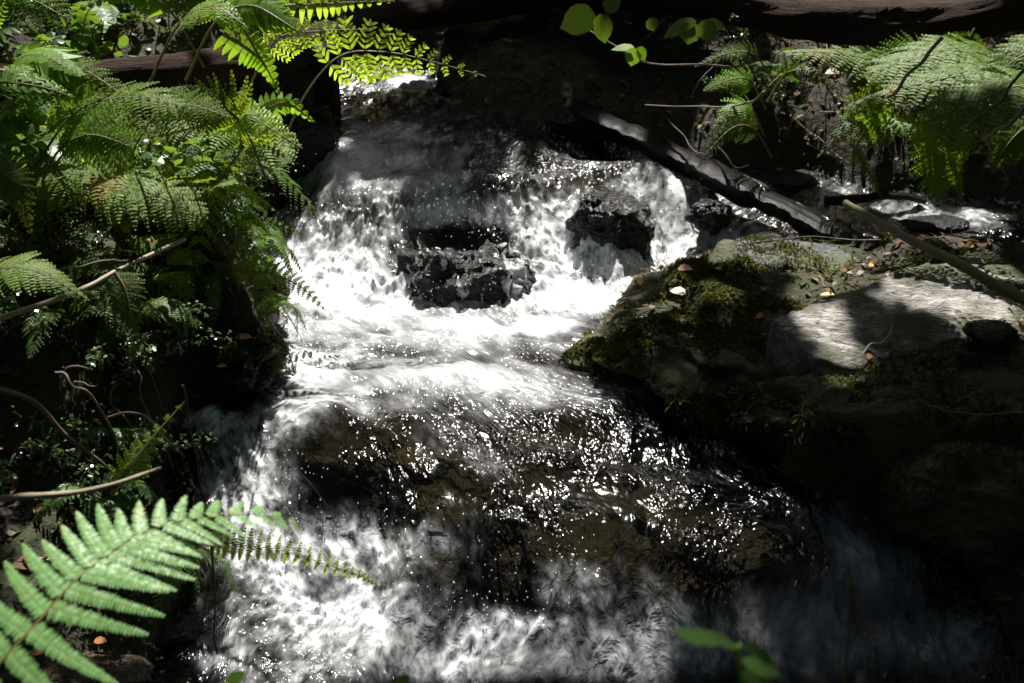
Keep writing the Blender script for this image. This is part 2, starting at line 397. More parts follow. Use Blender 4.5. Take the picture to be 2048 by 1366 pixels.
LEAF = np.array([(0,-.45),(.35,-.5),(.75,-.36),(1,0),(.75,.36),(.35,.5),(0,.45)])
OVAL = np.array([(0,-.06),(.2,-.36),(.5,-.5),(.8,-.32),(1,0),(.8,.32),(.5,.5),(.2,.36),(0,.06)])
def leaves(mb, B, D, U, ln, wd, tpl=OVAL, fold=.12, curl=.1, mi=0):
    """many flat leaves: B base, D direction, U up-ish, each (n,3)"""
    D = nrm(D); Sd = nrm(np.cross(D, U)); Nn = np.cross(Sd, D)
    ln = np.broadcast_to(ln, (len(B),))[:, None, None]; wd = np.broadcast_to(wd, (len(B),))[:, None, None]
    a = tpl[None, :, 0:1]; b = tpl[None, :, 1:2]
    V = B[:,None] + D[:,None]*a*ln + Sd[:,None]*b*wd + Nn[:,None]*(np.abs(b)*fold*wd*2 - curl*a*a*ln)
    mb.addn(V, tpl.shape[0], mi)
def frond(P, up, plen, npair=16, nsub=12, style='bracken', droop=.15, start=.12, seed=0, ang=(15, 45), pw=.17, shape='tri', stem=.004, fold=0.0):
    """a whole fern frond: stalk + pinnae, as one mesh builder (slot 0 leaf, slot 1 stalk)"""
    r = np.random.RandomState(seed); mb = MB()
    n = 40; C = cr(P, n); T = nrm(np.gradient(C, axis=0)); up = nrm(up)
    mb.tube(C, np.linspace(stem, stem*.25, n), 5, 1)
    for i in range(npair):
        t = start + (1-start)*(i+.3)/npair; x = t*(n-1); k = int(x); f = x-k
        base = C[k]*(1-f) + C[min(k+1, n-1)]*f; tt = T[k]
        q = (t-start)/(1-start)
        L = plen*((1-q)**.85*(.75+.25*min(1, q*6)) if shape == 'tri' else (sin(pi*min(1, .16+.84*q))**.75))
        L *= r.uniform(.9, 1.08); L = max(L, plen*.05)
        sd = nrm(np.cross(tt, up)); N0 = np.cross(sd, tt)
        for sg in (-1, 1):
            a = radians(ang[0] + (ang[1]-ang[0])*q + r.uniform(-6, 6))
            D = sd*sg*cos(a) + tt*sin(a); D = nrm(D + N0*(fold + r.uniform(-.06, .06)))
            dr = droop*r.uniform(.6, 1.4)
            bb = base + tt*plen*.02*sg
            if style == 'comb':
                leaves(mb, bb[None], D[None], N0[None], L, plen*pw*1.1, LEAF, .05, dr); continue
            ns = max(3, int(nsub*(.35+.65*L/plen)))
            s = (np.arange(ns)+.6)/ns
            cv = bb + D*(L*s)[:,None] - N0*(dr*L*s*s)[:,None] + tt*(.10*L*s*s)[:,None]
            Dl = nrm(D - N0*(2*dr*s)[:,None] + tt*(.2*s)[:,None])
            if style == 'royal':
                lw = L*.50*np.ones(ns)*(1-.35*s); wd = L/ns*.56
            else:
                lw = plen*pw*(1-s)**.55*(.55+.45*L/plen) + .0008; wd = L/ns*.92
            for s2 in (-1, 1):
                E = nrm(np.cross(Dl, N0))*s2
                fw = .75 if style == 'royal' else .28
                E = nrm(E + Dl*fw + N0*(.10+r.uniform(-.1, .1, (ns, 1))))
                leaves(mb, cv, E, np.tile(N0, (ns, 1)) + r.normal(0, .12, (ns, 3)), lw*r.uniform(.85, 1.1, ns), wd, LEAF, .08, .12)
            # tip leaflet and mid rib
            if style == 'royal':
                leaves(mb, cv[-1:], Dl[-1:], N0[None], L*.28, wd, LEAF, .05, .1)
            rib = np.vstack([bb, cv])
            mb.tube(rib, np.linspace(stem*.38, stem*.12, len(rib)), 3, 1, cap=False)
    return mb

# ------------------------------------------------------------------ GROUND
def warp(lo, hi, a, b, n, m):          # fine between a and b, stretching out to lo and hi
    mid = np.linspace(a, b, n); st = (b-a)/(n-1)
    def out(d):
        k = np.arange(1, m+1); q = 1.0
        for q in np.linspace(1.01, 2, 400):
            if st*np.sum(q**k) >= d: break
        e = np.cumsum(st*q**k); return e*d/e[-1]
    return np.concatenate([a-out(a-lo)[::-1], mid, b+out(hi-b)])
def grid(xs, ys, Z, keep=None):
    nx, ny = len(xs), len(ys); X, Y = np.meshgrid(xs, ys)
    V = np.stack([X, Y, Z], -1).reshape(-1, 3)
    i = (np.arange(ny-1)[:,None]*nx + np.arange(nx-1)[None]).ravel()
    Fq = np.stack([i, i+1, i+1+nx, i+nx], 1)
    if keep is not None: Fq = Fq[keep.ravel()[Fq].all(1)]
    return V, Fq
def mesh_np(name, V, Fq, mat, attrs={}):
    me = bpy.data.meshes.new(name)
    me.vertices.add(len(V)); me.vertices.foreach_set("co", V.ravel().astype(np.float32))
    me.loops.add(Fq.size); me.loops.foreach_set("vertex_index", Fq.ravel().astype(np.int32))
    me.polygons.add(len(Fq)); me.polygons.foreach_set("loop_start", (np.arange(len(Fq))*Fq.shape[1]).astype(np.int32))
    me.update(calc_edges=True); me.validate()
    me.polygons.foreach_set("use_smooth", [True]*len(me.polygons)); me.materials.append(mat)
    for k, a in attrs.items():
        if a.ndim == 1:
            t = me.attributes.new(k, 'FLOAT', 'POINT'); t.data.foreach_set("value", a.astype(np.float32))
        else:
            t = me.attributes.new(k, 'FLOAT_VECTOR', 'POINT'); t.data.foreach_set("vector", a.ravel().astype(np.float32))
    o = bpy.data.objects.new(name, me); COL.objects.link(o); return o
xs = warp(-60, 60, -1.6, 2.2, 250, 40); ys = warp(-40, 90, 1.5, 5.6, 270, 45)
GX, GY = np.meshgrid(xs, ys); GD = sdist(GX, GY)
GZ = ground(GX, GY, GD)
V, Fq = grid(xs, ys, GZ)
g = mesh_np("ground", V, Fq, MAT['ground'], {"wet": sstep(.03, -.01, GD).ravel()})
tag(g, "dark soil banks and brown stony stream bed", "ground", kind="structure")

# ------------------------------------------------------------------ WATER
FOAM = [(640,525,140,80,.9),(550,485,80,60,.6),(700,465,100,40,.85),(1000,592,430,32,1.0),(820,595,230,38,1.1),(1130,480,90,70,1.0),(1040,428,90,24,1.1),
 (1310,400,70,65,1.1),(1350,480,80,60,1.1),(1440,468,80,28,.95),(1200,545,140,50,.85),(1290,355,50,22,.9),(880,420,180,30,.6),(1180,400,60,25,.55),
 (850,640,320,36,.54),(960,662,100,18,.95),(1090,655,75,24,1.0),(690,640,130,20,.65),(620,735,70,40,.62),(760,710,200,22,.40),(900,690,300,40,.42),(900,755,200,34,.48),
 (640,800,110,26,.5),(560,850,80,40,.5),(425,850,60,26,.75),(480,930,70,80,.66),(1000,740,170,45,.34),(520,1000,60,60,.62),(760,770,60,20,.7),(980,770,50,24,.65),
 (880,870,70,50,.22),(960,930,80,50,.16),(800,1000,50,80,.08),(930,1080,60,100,.08),(620,1110,170,75,.74),(720,1095,120,42,.95),(640,1240,200,110,.66),(480,1260,90,100,.58),(560,1180,60,40,.9),(720,1230,50,60,.85),
 (1000,1255,160,34,1.0),(900,1300,110,60,.75),(1120,1300,200,50,.75),(1330,1280,150,80,.5),(1150,1170,80,60,.42),(1300,1180,60,40,.18),(1740,1130,170,130,.28),(1620,1270,230,90,.3),(1900,1280,110,90,.22),(1900,1300,100,60,.08),  # weak lower-right entries: grey veil standing in for dim light on clear water
 (800,165,70,16,1.1),(700,240,40,30,.5),(800,262,140,14,.4),(1080,340,300,60,.16),(760,345,200,80,.58),(800,272,150,14,.6),(1560,355,70,25,.4),(1850,430,180,50,.36),(1650,400,100,40,.3),(1450,420,70,40,.4),(600,680,200,40,.42),(450,780,70,20,.4),(850,765,400,60,.42),(1150,770,160,40,.34),(700,810,160,26,.36)]
def foam_at(px, py):
    f = np.zeros_like(px)
    for cx, c_y, rx, ry, v in FOAM:
        q = ((px-cx)/rx)**2 + ((py-c_y)/ry)**2
        f = np.maximum(f, v*np.exp(-np.clip(q, 0, 40)**1.4*.75)) + .05*v*np.exp(-np.clip(q, 0, 40)*.6)
    return np.clip(f, 0, 1)
wx = np.arange(-1.2, 2.0, .0055); wy = np.concatenate([np.arange(1.5, 2.7, .0042), np.arange(2.7, 3.95, .0055), np.arange(3.95, 5.6, .012)])
X, Y = np.meshgrid(wx, wy); D = sdist(X, Y); W0 = W(X, Y)
PX, PY = proj(X, Y, W0)
foam = foam_at(PX + 40*fbm(X*5, Y*5, 8.1, 3), PY + 18*fbm(X*5, Y*5, 2.4, 3))
# flow-line coordinates: bend sideways where the stream turns right at the bottom
FXv = X + .22*np.sin(Y*2.2) + .06*fbm(X*3, Y*3, .5, 2)
FYv = Y + .10*np.sin(X*3.0) + .05*fbm(X*3, Y*3, 7.5, 2)
wave = fbm(FXv*4.2, FYv*6.5, .2, 3)
foam = np.clip(foam*(1 + .55*np.clip(wave, -1, 1) + .45*fbm(FXv*14, FYv*9, 5.2, 3)), 0, 1.15)
turb = sstep(.35, .9, foam)
gy = np.gradient(W0, axis=0)/np.gradient(Y, axis=0); steep = sstep(.25, .7, gy)
splash = np.exp(-(((PX-900)/480)**2 + ((PY-515)/66)**2)**1.5) + .7*np.exp(-(((PX-640)/260)**2 + ((PY-1180)/130)**2)**1.5) + .6*np.exp(-(((PX-1020)/200)**2 + ((PY-1280)/60)**2)**1.5)
pool = np.exp(-(((PX-850)/420)**2 + ((PY-690)/110)**2)**2)
def blob(cx, c_y, rx, ry): return np.exp(-(((PX-cx)/rx)**2 + ((PY-c_y)/ry)**2)**1.5)
calm = np.clip(.8*blob(860, 700, 420, 120) + .8*blob(780, 330, 230, 80) + .75*blob(1750, 1180, 330, 170) + .5*blob(1130, 1310, 220, 60), 0, .85)
Z = W0.copy()
for mx_, my_, mr, ma in [(650,850,.09,.030),(830,855,.08,.032),(760,930,.05,.02),(930,960,.07,.03),(1090,930,.09,.03),(1250,960,.08,.022),(1380,1000,.09,.028),(1180,1060,.08,.03),(1330,1110,.07,.024),(1500,1080,.08,.02),(880,1050,.06,.03),(1010,1070,.05,.02),(1120,840,.08,.016),(990,800,.06,.012),(1225,510,.12,.02),(1245,545,.12,.06),(1180,530,.08,.04),(1190,480,.10,.04),(650,868,.10,.03),(930,572,.2,.02),(760,560,.10,.03),(1090,560,.10,.03)]:
    h0 = hit(mx_, my_, W, 1.2); Z = Z + ma*np.exp(-((X-h0[0])**2 + ((Y-h0[1])*1.25)**2)/mr**2*1.6)
Z += .016*wave*(.5+.8*pool)
Z += (.006+.004*turb)*fbm(FXv*17, FYv*12, 1.2, 3)
Z += steep*.010*fbm(FXv*30, FYv*7, 3.2, 3)
Z += splash*turb*(.05*(billow(FXv*8, FYv*8, 4.4, 3, .4)-.36) + .016*(billow(FXv*26, FYv*26, 6.4, 3)-.38))
Z += (turb*.012 + splash*.012)*(billow(FXv*22, FYv*16, 2.4, 3)-.3)
line = np.exp(-((PY-(425-.05*(PX-600)+25*np.sin(PX*.012)))/34)**2)*sstep(540, 600, PX)*sstep(1180, 1050, PX) + np.exp(-((PY-578)/16)**2)*sstep(640, 700, PX)*sstep(1120, 1060, PX)
Z += line*(.034*np.clip(perlin(X*24, Y*24, 2.2)+.12, 0, 1)**1.5 + .05*np.clip(perlin(X*60, Y*50, 4.2)+.1, 0, 1)**1.5)
bub = np.maximum(splash, .25)*turb
Z += bub*(.009*(billow(X*40, Y*40, 3.3, 2)-.3) + .005*perlin(X*85, Y*85, 1.3))
Z = np.where(D > -.02, np.minimum(Z, W0+.02), Z)
keep = D < .05
V, Fq = grid(wx, wy, Z, keep)
wat = mesh_np("water", V, Fq, MAT['water'], {"foam": foam.ravel(), "calm": calm.ravel(), "flow": np.stack([FXv, FYv, Z], -1).reshape(-1, 3)})
tag(wat, "white foaming stream tumbling over rocks", "water", kind="structure")

# ------------------------------------------------------------------ ROCKS
def ico(n):
    import bmesh
    bm = bmesh.new(); bmesh.ops.create_icosphere(bm, subdivisions=n, radius=1)
    V = np.array([v.co[:] for v in bm.verts]); Fs = np.array([[v.index for v in f.verts] for f in bm.faces]); bm.free(); return V, Fs
ICO = {k: ico(k) for k in (1, 5, 6)}
def rock_shape(c, r, seed, rough=.12, facets=9, flat=.9, rotz=0, tilt=(0, 0), sub=6):
    q = np.random.RandomState(seed); V0, Fs = ICO[sub]
    n = nrm(q.normal(size=(facets, 3))); n = nrm(np.vstack([n, [[0,0,1]]]))
    h = np.concatenate([q.uniform(.72, 1.0, facets), [flat]])
    dt = V0 @ n.T; rr = np.where(dt > .05, h[None]/np.maximum(dt, .05), 9)
    k = 9.0; R = -np.log(np.exp(-k*np.minimum(rr, 1.6)).sum(1) + np.exp(-k*1.0))/k
    V = V0*R[:,None]
    dn = fbm(V[:,0]*2+seed, V[:,1]*2, V[:,2]*2, 4)*rough + (billow(V[:,0]*6, V[:,1]*6+seed, V[:,2]*6, 3)-.4)*rough*.35
    V = V*(1+dn)[:,None]*np.array(r)
    cz, sz = cos(rotz), sin(rotz); cx, sx = cos(tilt[0]), sin(tilt[0]); ct, st = cos(tilt[1]), sin(tilt[1])
    Rm = np.array([[cz,-sz,0],[sz,cz,0],[0,0,1]]) @ np.array([[1,0,0],[0,cx,-sx],[0,sx,cx]]) @ np.array([[ct,0,st],[0,1,0],[-st,0,ct]])
    return V @ Rm.T + np.array(c), Fs
def rock(name, c, r, seed, mat, label, cat="rock", group=None, moss=0, mosslen=.012, skirt=1.0, flare=0.0, **kw):
    V, Fs = rock_shape((0,0,0), r, seed, **kw)
    t_ = np.clip(-V[:,2]/r[2] + .35, 0, 1.2)
    V[:,:2] *= (1 + flare*t_)[:,None]; V[:,2] = np.where(V[:,2] < 0, V[:,2]*skirt, V[:,2])
    o = mesh_np(name, V, Fs, mat); o.location = tuple(c); tag(o, label, cat, group)
    if moss: moss_on(o, V + np.array(c), Fs, moss, mosslen, seed)
    return o, V + np.array(c), Fs
def moss_on(o, V, Fs, n, ln, seed, name="moss", upmin=-.45, mat=None):
    q = np.random.RandomState(seed+99)
    A = V[Fs]; fn = np.cross(A[:,1]-A[:,0], A[:,2]-A[:,0]); ar = np.linalg.norm(fn, axis=1); fn = nrm(fn)
    c = A.mean(1); w = ar*(fn[:,2] > upmin)*sstep(-.3, .15, fbm(c[:,0]*5, c[:,1]*5, c[:,2]*5+seed, 3))
    k = q.choice(len(Fs), n, p=w/w.sum()); b = q.dirichlet((1,1,1), n)
    P = (A[k]*b[:,:,None]).sum(1)
    d = nrm(fn[k] + q.normal(0, .55, (n, 3)) + np.array([0, 0, -.15]))
    l = ln*q.uniform(.5, 1.7, n)*(1+.6*perlin(P[:,0]*12, P[:,1]*12, P[:,2]*12))
    s = nrm(np.cross(d, q.normal(size=(n, 3))))*(l*.16)[:,None]
    tip = P + d*l[:,None] - np.array([0,0,1])*(l*.35)[:,None]
    mid = P + d*(l*.55)[:,None]
    mb = MB(); mb.addn(np.stack([P-s*.6, mid-s, tip, mid+s, P+s*.6], 1) - np.array(o.location), 5)
    m = mb.build(name, mat or MAT['moss'], o, smooth=False); m["kind"] = "stuff"
    return m
def foot_rock(name, px, py, fpy, r, seed, mat, label, **kw):
    Y = hit(px, fpy, W, 1.2)[1] + r[1]*.55
    return rock(name, at(px, py, Y), r, seed, mat, label, **kw)
def px_rock(name, px, py, Y, r, seed, mat, label, **kw):
    return rock(name, at(px, py, Y) - np.array([0, 0, kw.pop('sink', 0)]), r, seed, mat, label, **kw)

mid = foot_rock("midstream_rock", 925, 572, 574, (.225,.16,.185), 5, MAT['wetrock'], "black rounded rock in midstream with water streaming down its front", rough=.24, facets=2, flat=1.05, flare=.1)
foot_rock("wet_rock", 1222, 455, 505, (.158,.12,.135), 14, MAT['wetrock'], "black wet rock with a glinting tilted top rising from the white water", rough=.22, facets=5, flat=.8, tilt=(.15, .34), rotz=.1, skirt=2.0, flare=.42)
big = px_rock("mossy_boulder", 1522, 720, 3.0, (.50,.46,.26), 21, MAT['mossrock'], "large moss covered boulder at the right edge of the pool", cat="boulder", moss=60000, mosslen=.014, rough=.30, facets=8, flat=.86, rotz=-.3, tilt=(.08, .10))
def slab_rock(name, pts, drop, res, seed, mat, label, cat, nz=.012, ed=.03):
    P3 = np.array([at(*p) for p in pts]); K = np.linalg.lstsq(np.c_[P3[:,:2], np.ones(len(P3))], P3[:,2], rcond=None)[0]
    xs_ = np.arange(P3[:,0].min()-.1, P3[:,0].max()+.1, res); ys_ = np.arange(P3[:,1].min()-.1, P3[:,1].max()+.1, res)
    X, Y = np.meshgrid(xs_, ys_); wxy = .02*fbm(X*9, Y*9, seed, 3); global POLY; keep_ = POLY; POLY = P3[:,:2]; d = sdist(X + wxy, Y + wxy*.7); POLY = keep_
    w = 1/(np.hypot(X[...,None]-P3[:,0], Y[...,None]-P3[:,1])**2 + .004); res_ = P3[:,2]-(P3[:,:2] @ K[:2]+K[2])
    Z = X*K[0]+Y*K[1]+K[2] + (w*res_).sum(-1)/w.sum(-1)
    u = X*.8+Y*.6; layer = np.floor(fbm(X*3, Y*3, seed+2, 2)*3+ d*8)*.006
    Z = Z + nz*fbm(X*5, Y*5, seed+.5, 4) + nz*.5*fbm(X*8, Y*34, seed+1.5, 3) + layer*.8 - .012*sstep(-.05, .0, d) - drop*sstep(0, ed, d)
    V, Fq = grid(xs_, ys_, Z, d < ed*1.3); c = P3.mean(0)
    o = mesh_np(name, V-c, Fq, mat); o.location = tuple(c); tag(o, label, cat); return o, V, Fq
slab = slab_rock("pale_slab", [(1548,628,2.72),(1640,590,2.82),(1740,560,2.93),(1830,522,3.05),(1960,505,3.1),(2090,560,3.0),(2070,655,2.75),(1900,672,2.70),(1790,694,2.66),(1708,730,2.58),(1640,704,2.60)], .22, .005, 4, MAT['slab'], "pale grey slab of rock in patches of sunlight", "rock slab")
ledge = slab_rock("mossy_ledge", [(1560,742,2.56),(1700,735,2.58),(1800,700,2.62),(1920,680,2.64),(2100,690,2.66),(2120,800,2.45),(1950,830,2.38),(1750,800,2.42),(1620,800,2.44)], .3, .006, 9, MAT['mossrock'], "dark mossy ledge of rock in shade under the pale slab", "rock ledge", .03, .08)
moss_on(ledge[0], ledge[1], np.vstack([ledge[2][:,:3], ledge[2][:,[0,2,3]]]), 9000, .014, 5)
px_rock("flat_rock", 1590, 535, 3.28, (.27,.16,.09), 38, MAT['greyrock'], "flat grey damp rock behind the moss boulder near the fallen log", moss=2500, rough=.08, facets=5, flat=.7, tilt=(.1, .05))
px_rock("mossy_rock", 1950, 560, 3.2, (.3,.2,.12), 41, MAT['mossrock'], "mossy rock behind the pale slab at the right margin", moss=5000, rough=.1, facets=6, flat=.75)
px_rock("mossy_rock", 1700, 835, 2.62, (.36,.24,.17), 44, MAT['mossrock'], "dark moss clad rock in shade below the pale slab", moss=11000, mosslen=.018, rough=.15, facets=7, flat=.8)
px_rock("mossy_rock", 2010, 830, 2.6, (.3,.26,.2), 47, MAT['mossrock'], "shaded mossy rock at the right margin below the slab", moss=7000, mosslen=.016, rough=.12, facets=7, flat=.8)
px_rock("mossy_rock", 1960, 985, 2.35, (.28,.2,.16), 52, MAT['mossrock'], "black mossy rock in deep shade beside the lower right rapids", moss=5000, rough=.13, facets=8)
px_rock("small_rock", 1985, 665, 2.62, (.07,.06,.035), 55, MAT['greyrock'], "small rounded grey stone lying on the right end of the pale slab", moss=500, mosslen=.006, rough=.1, facets=6)
px_rock("submerged_rock", 650, 880, 2.50, (.13,.10,.06), 61, MAT['brownrock'], "brown rock under thin water at the left of the lower fall", sink=.105, rough=.08, facets=2, flat=.95)
px_rock("submerged_rock", 830, 850, 2.54, (.12,.09,.05), 63, MAT['brownrock'], "brown dome shaped rock under water at the lip of the lower fall", sink=.105, rough=.08, facets=2, flat=.95)
px_rock("fall_rock", 660, 1010, 2.43, (.12,.09,.075), 67, MAT['wetrock'], "black rock standing out of the lower fall above white foam", sink=.04, rough=.13, facets=9)
px_rock("fall_rock", 880, 1120, 2.30, (.13,.1,.10), 69, MAT['brownrock'], "dark brown rock face under the lower fall, streaked by water", sink=.04, rough=.12, facets=8)
px_rock("fall_rock", 1010, 1140, 2.30, (.09,.08,.09), 70, MAT['wetrock'], "black rock at the foot of the lower fall, right of the brown face", sink=.04, rough=.12, facets=8)
px_rock("foot_rock", 1195, 1362, 2.03, (.075,.05,.05), 72, MAT['wetrock'], "black rock at the bottom of the photo in the foam", rough=.12, facets=8)
px_rock("bank_rock", 485, 715, 2.76, (.115,.13,.105), 75, MAT['wetrock'], "dark wet rock on the left bank with an orange leaf on it", moss=3500, mosslen=.01, rough=.38, facets=9)
px_rock("bank_rock", 505, 588, 3.08, (.10,.09,.07), 77, MAT['wetrock'], "black wet stone at the left edge of the pool under a drooping fern", moss=500, mosslen=.01, rough=.16, facets=9)
px_rock("bank_rock", 600, 290, 3.9, (.14,.12,.16), 79, MAT['wetrock'], "black rock at the left end of the upper fall", rough=.15, facets=8)
px_rock("step_rock", 930, 225, 4.28, (.09,.08,.05), 81, MAT['wetrock'], "black rock in the shaded upper stream", rough=.14, facets=8)
px_rock("step_rock", 1130, 245, 4.3, (.16,.1,.06), 83, MAT['wetrock'], "low black rock right of the shaded upper stream", rough=.14, facets=8)
px_rock("wet_rock", 1560, 365, 3.95, (.17,.12,.055), 85, MAT['wetrock'], "low wet rock glittering behind the fallen diagonal log", rough=.14, facets=9, flat=.7)
px_rock("wet_rock", 1425, 428, 3.66, (.075,.06,.05), 87, MAT['wetrock'], "small black rock in the side channel under the diagonal log", skirt=1.4, rough=.28, facets=9)
px_rock("wet_rock", 1545, 490, 3.45, (.09,.07,.05), 88, MAT['wetrock'], "small black rock below the lower end of the diagonal log", skirt=2.5, flare=.15, rough=.14, facets=9)
px_rock("wet_rock", 1870, 455, 3.6, (.12,.09,.045), 91, MAT['wetrock'], "low wet rock in the right side channel", rough=.14, facets=9)
px_rock("shore_rock", 120, 1340, 1.95, (.2,.12,.06), 93, MAT['brownrock'], "brown wet ground rock under the big near fern frond", rough=.12, facets=8)
px_rock("shore_rock", 350, 1260, 2.13, (.08,.08,.045), 95, MAT['wetrock'], "dark stone at the left edge of the lower foam", rough=.12, facets=8)
px_rock("bank_rock", 1880, 395, 3.9, (.2,.1,.05), 96, MAT['wetrock'], "black rock along the far side of the right channel", rough=.14, facets=8)

# thin water running over the midstream rock
V, Fs = mid[1], mid[2]
c = V.mean(0); U = nrm(V-c)
st = fbm(U[:,0]*11, U[:,1]*5, U[:,2]*1.0, 3)
fm = np.clip(.02 + .75*st + .45*sstep(.45, 1, U[:,0]) + .2*sstep(-.5, -1, U[:,0]), 0, .95)
film = V + U*(.004 + .006*np.clip(st, 0, 1))[:,None]
kp = (fm > .22)[Fs].all(1)
o = mesh_np("water_film", film, Fs[kp], MAT['water'], {"foam": fm, "calm": fm*0, "flow": np.stack([film[:,0], film[:,2]*.4, film[:,1]], 1)})
tag(o, "thin sheets of water running over the midstream rock", "water", kind="structure")

# spray
q = np.random.RandomState(11); mb = MB(); V1, F1 = ICO[1]
SPR = [(880,425,170,45,3.45,220),(640,470,120,70,3.5,260),(1050,470,70,60,3.4,160),(1300,380,70,40,3.6,130),(1000,400,200,40,3.65,150),(1250,540,110,30,3.3,140),(900,570,200,20,3.3,140),
       (700,1075,120,30,2.25,160),(950,1230,120,25,2.12,120),(1120,1200,60,40,2.15,60),(560,960,60,60,2.4,80),(700,330,90,60,3.75,40)]
for cx, c_y, rx, ry, Yd, n in SPR:
    for i in range(n):
        p = at(cx+q.normal()*rx*.6, c_y+q.normal()*ry*.6, Yd+q.normal()*.06)
        z = float(W(np.array([p[0]]), np.array([p[1]]))[0])
        if p[2] < z: p[2] = z + abs(q.normal())*.02
        r = q.uniform(.0007, .0021)*(1.6 if q.rand() < .06 else 1)
        mb.add(V1*np.array([r, r, r*q.uniform(.9, 1.8)]) + p, F1)
o = mb.build("spray", MAT['drop']); tag(o, "drops of spray thrown up by the rapids", "spray", kind="stuff")

# ------------------------------------------------------------------ LOGS, STUMP, STICKS
lg = thing("fallen_log", "dead brown trunk arching across the stream at the top of the photo", "fallen trunk")
P = cr(PT([(-260,170,2.8),(60,166,3.05),(256,150,3.3),(444,128,3.6),(600,98,3.95),(760,48,4.3),(950,6,4.6),(1150,-22,4.65),(1300,-16,4.55),(1450,6,4.35),(1640,40,4.05),(1873,44,3.75),(2060,10,3.5),(2300,-60,3.3)]), 150)
mb = MB(); mb.tube(P, np.interp(np.arange(150), [0, 45, 75, 110, 149], [.045, .058, .078, .074, .062]) + .005*np.sin(np.arange(150)*.17), 28, 0, .16, 4); mb.build("trunk", MAT['bark'], lg)
for k, (i, d, l, r) in enumerate([(96, (.25,-.2,-.5), .10, .013), (104, (-.3,.1,.5), .25, .014), (60, (-.2,0,.5), .2, .016)]):
    mb = MB(); d = nrm(d); mb.tube(cr([P[i], P[i]+d*l*.5+np.array([.01,0,.01]), P[i]+d*l], 12), np.linspace(r, r*.5, 12), 9, 0, .15, k); mb.build("branch_stub", MAT['bark'], lg)
def log(name, pts, r0, r1, mat, label, cat, n=60, k=12, wob=.12, seed=0):
    mb = MB(); P = cr(PT(pts), n); jit = np.random.RandomState(seed+1000).normal(0, r0*(1.1 if r0 < .006 else .06), (max(4, n//4), 3)); jit[0] = 0
    P = P + cr(jit, n); mb.tube(P, np.linspace(r0, r1, n)*(1+.25*perlin(np.arange(n)*.45, seed*1.3, .5)), k, 0, wob, seed)
    return tag(mb.build(name, mat), label, cat), P
log("diagonal_log", [(1020,153,4.6),(1745,508,3.32)], .05, .040, MAT['wetwood'], "wet black log lying diagonally from the upper stream to the boulder", "log", 90, 26, .07, 3)
log("low_root", [(1650,402,3.7),(1720,398,3.7),(1790,392,3.7),(1850,402,3.75)], .017, .012, MAT['wetwood'], "low dark root lying across the right side channel", "root", 40, 10, .2, 8)
log("stump", [(655,330,3.95),(652,250,3.95),(655,150,3.95),(660,90,3.95)], .05, .045, MAT['wetwood'], "dark upright stump under the trunk left of the upper stream", "stump", 40, 18, .2, 5)
log("reed_stem", [(1690,405,2.3),(1800,468,2.15),(1930,535,2.0),(2120,635,1.85)], .0075, .011, MAT['reed'], "long greenish reed stem leaning in from the right margin", "reed", 40, 10, .04, 6)
R = random.Random(5)
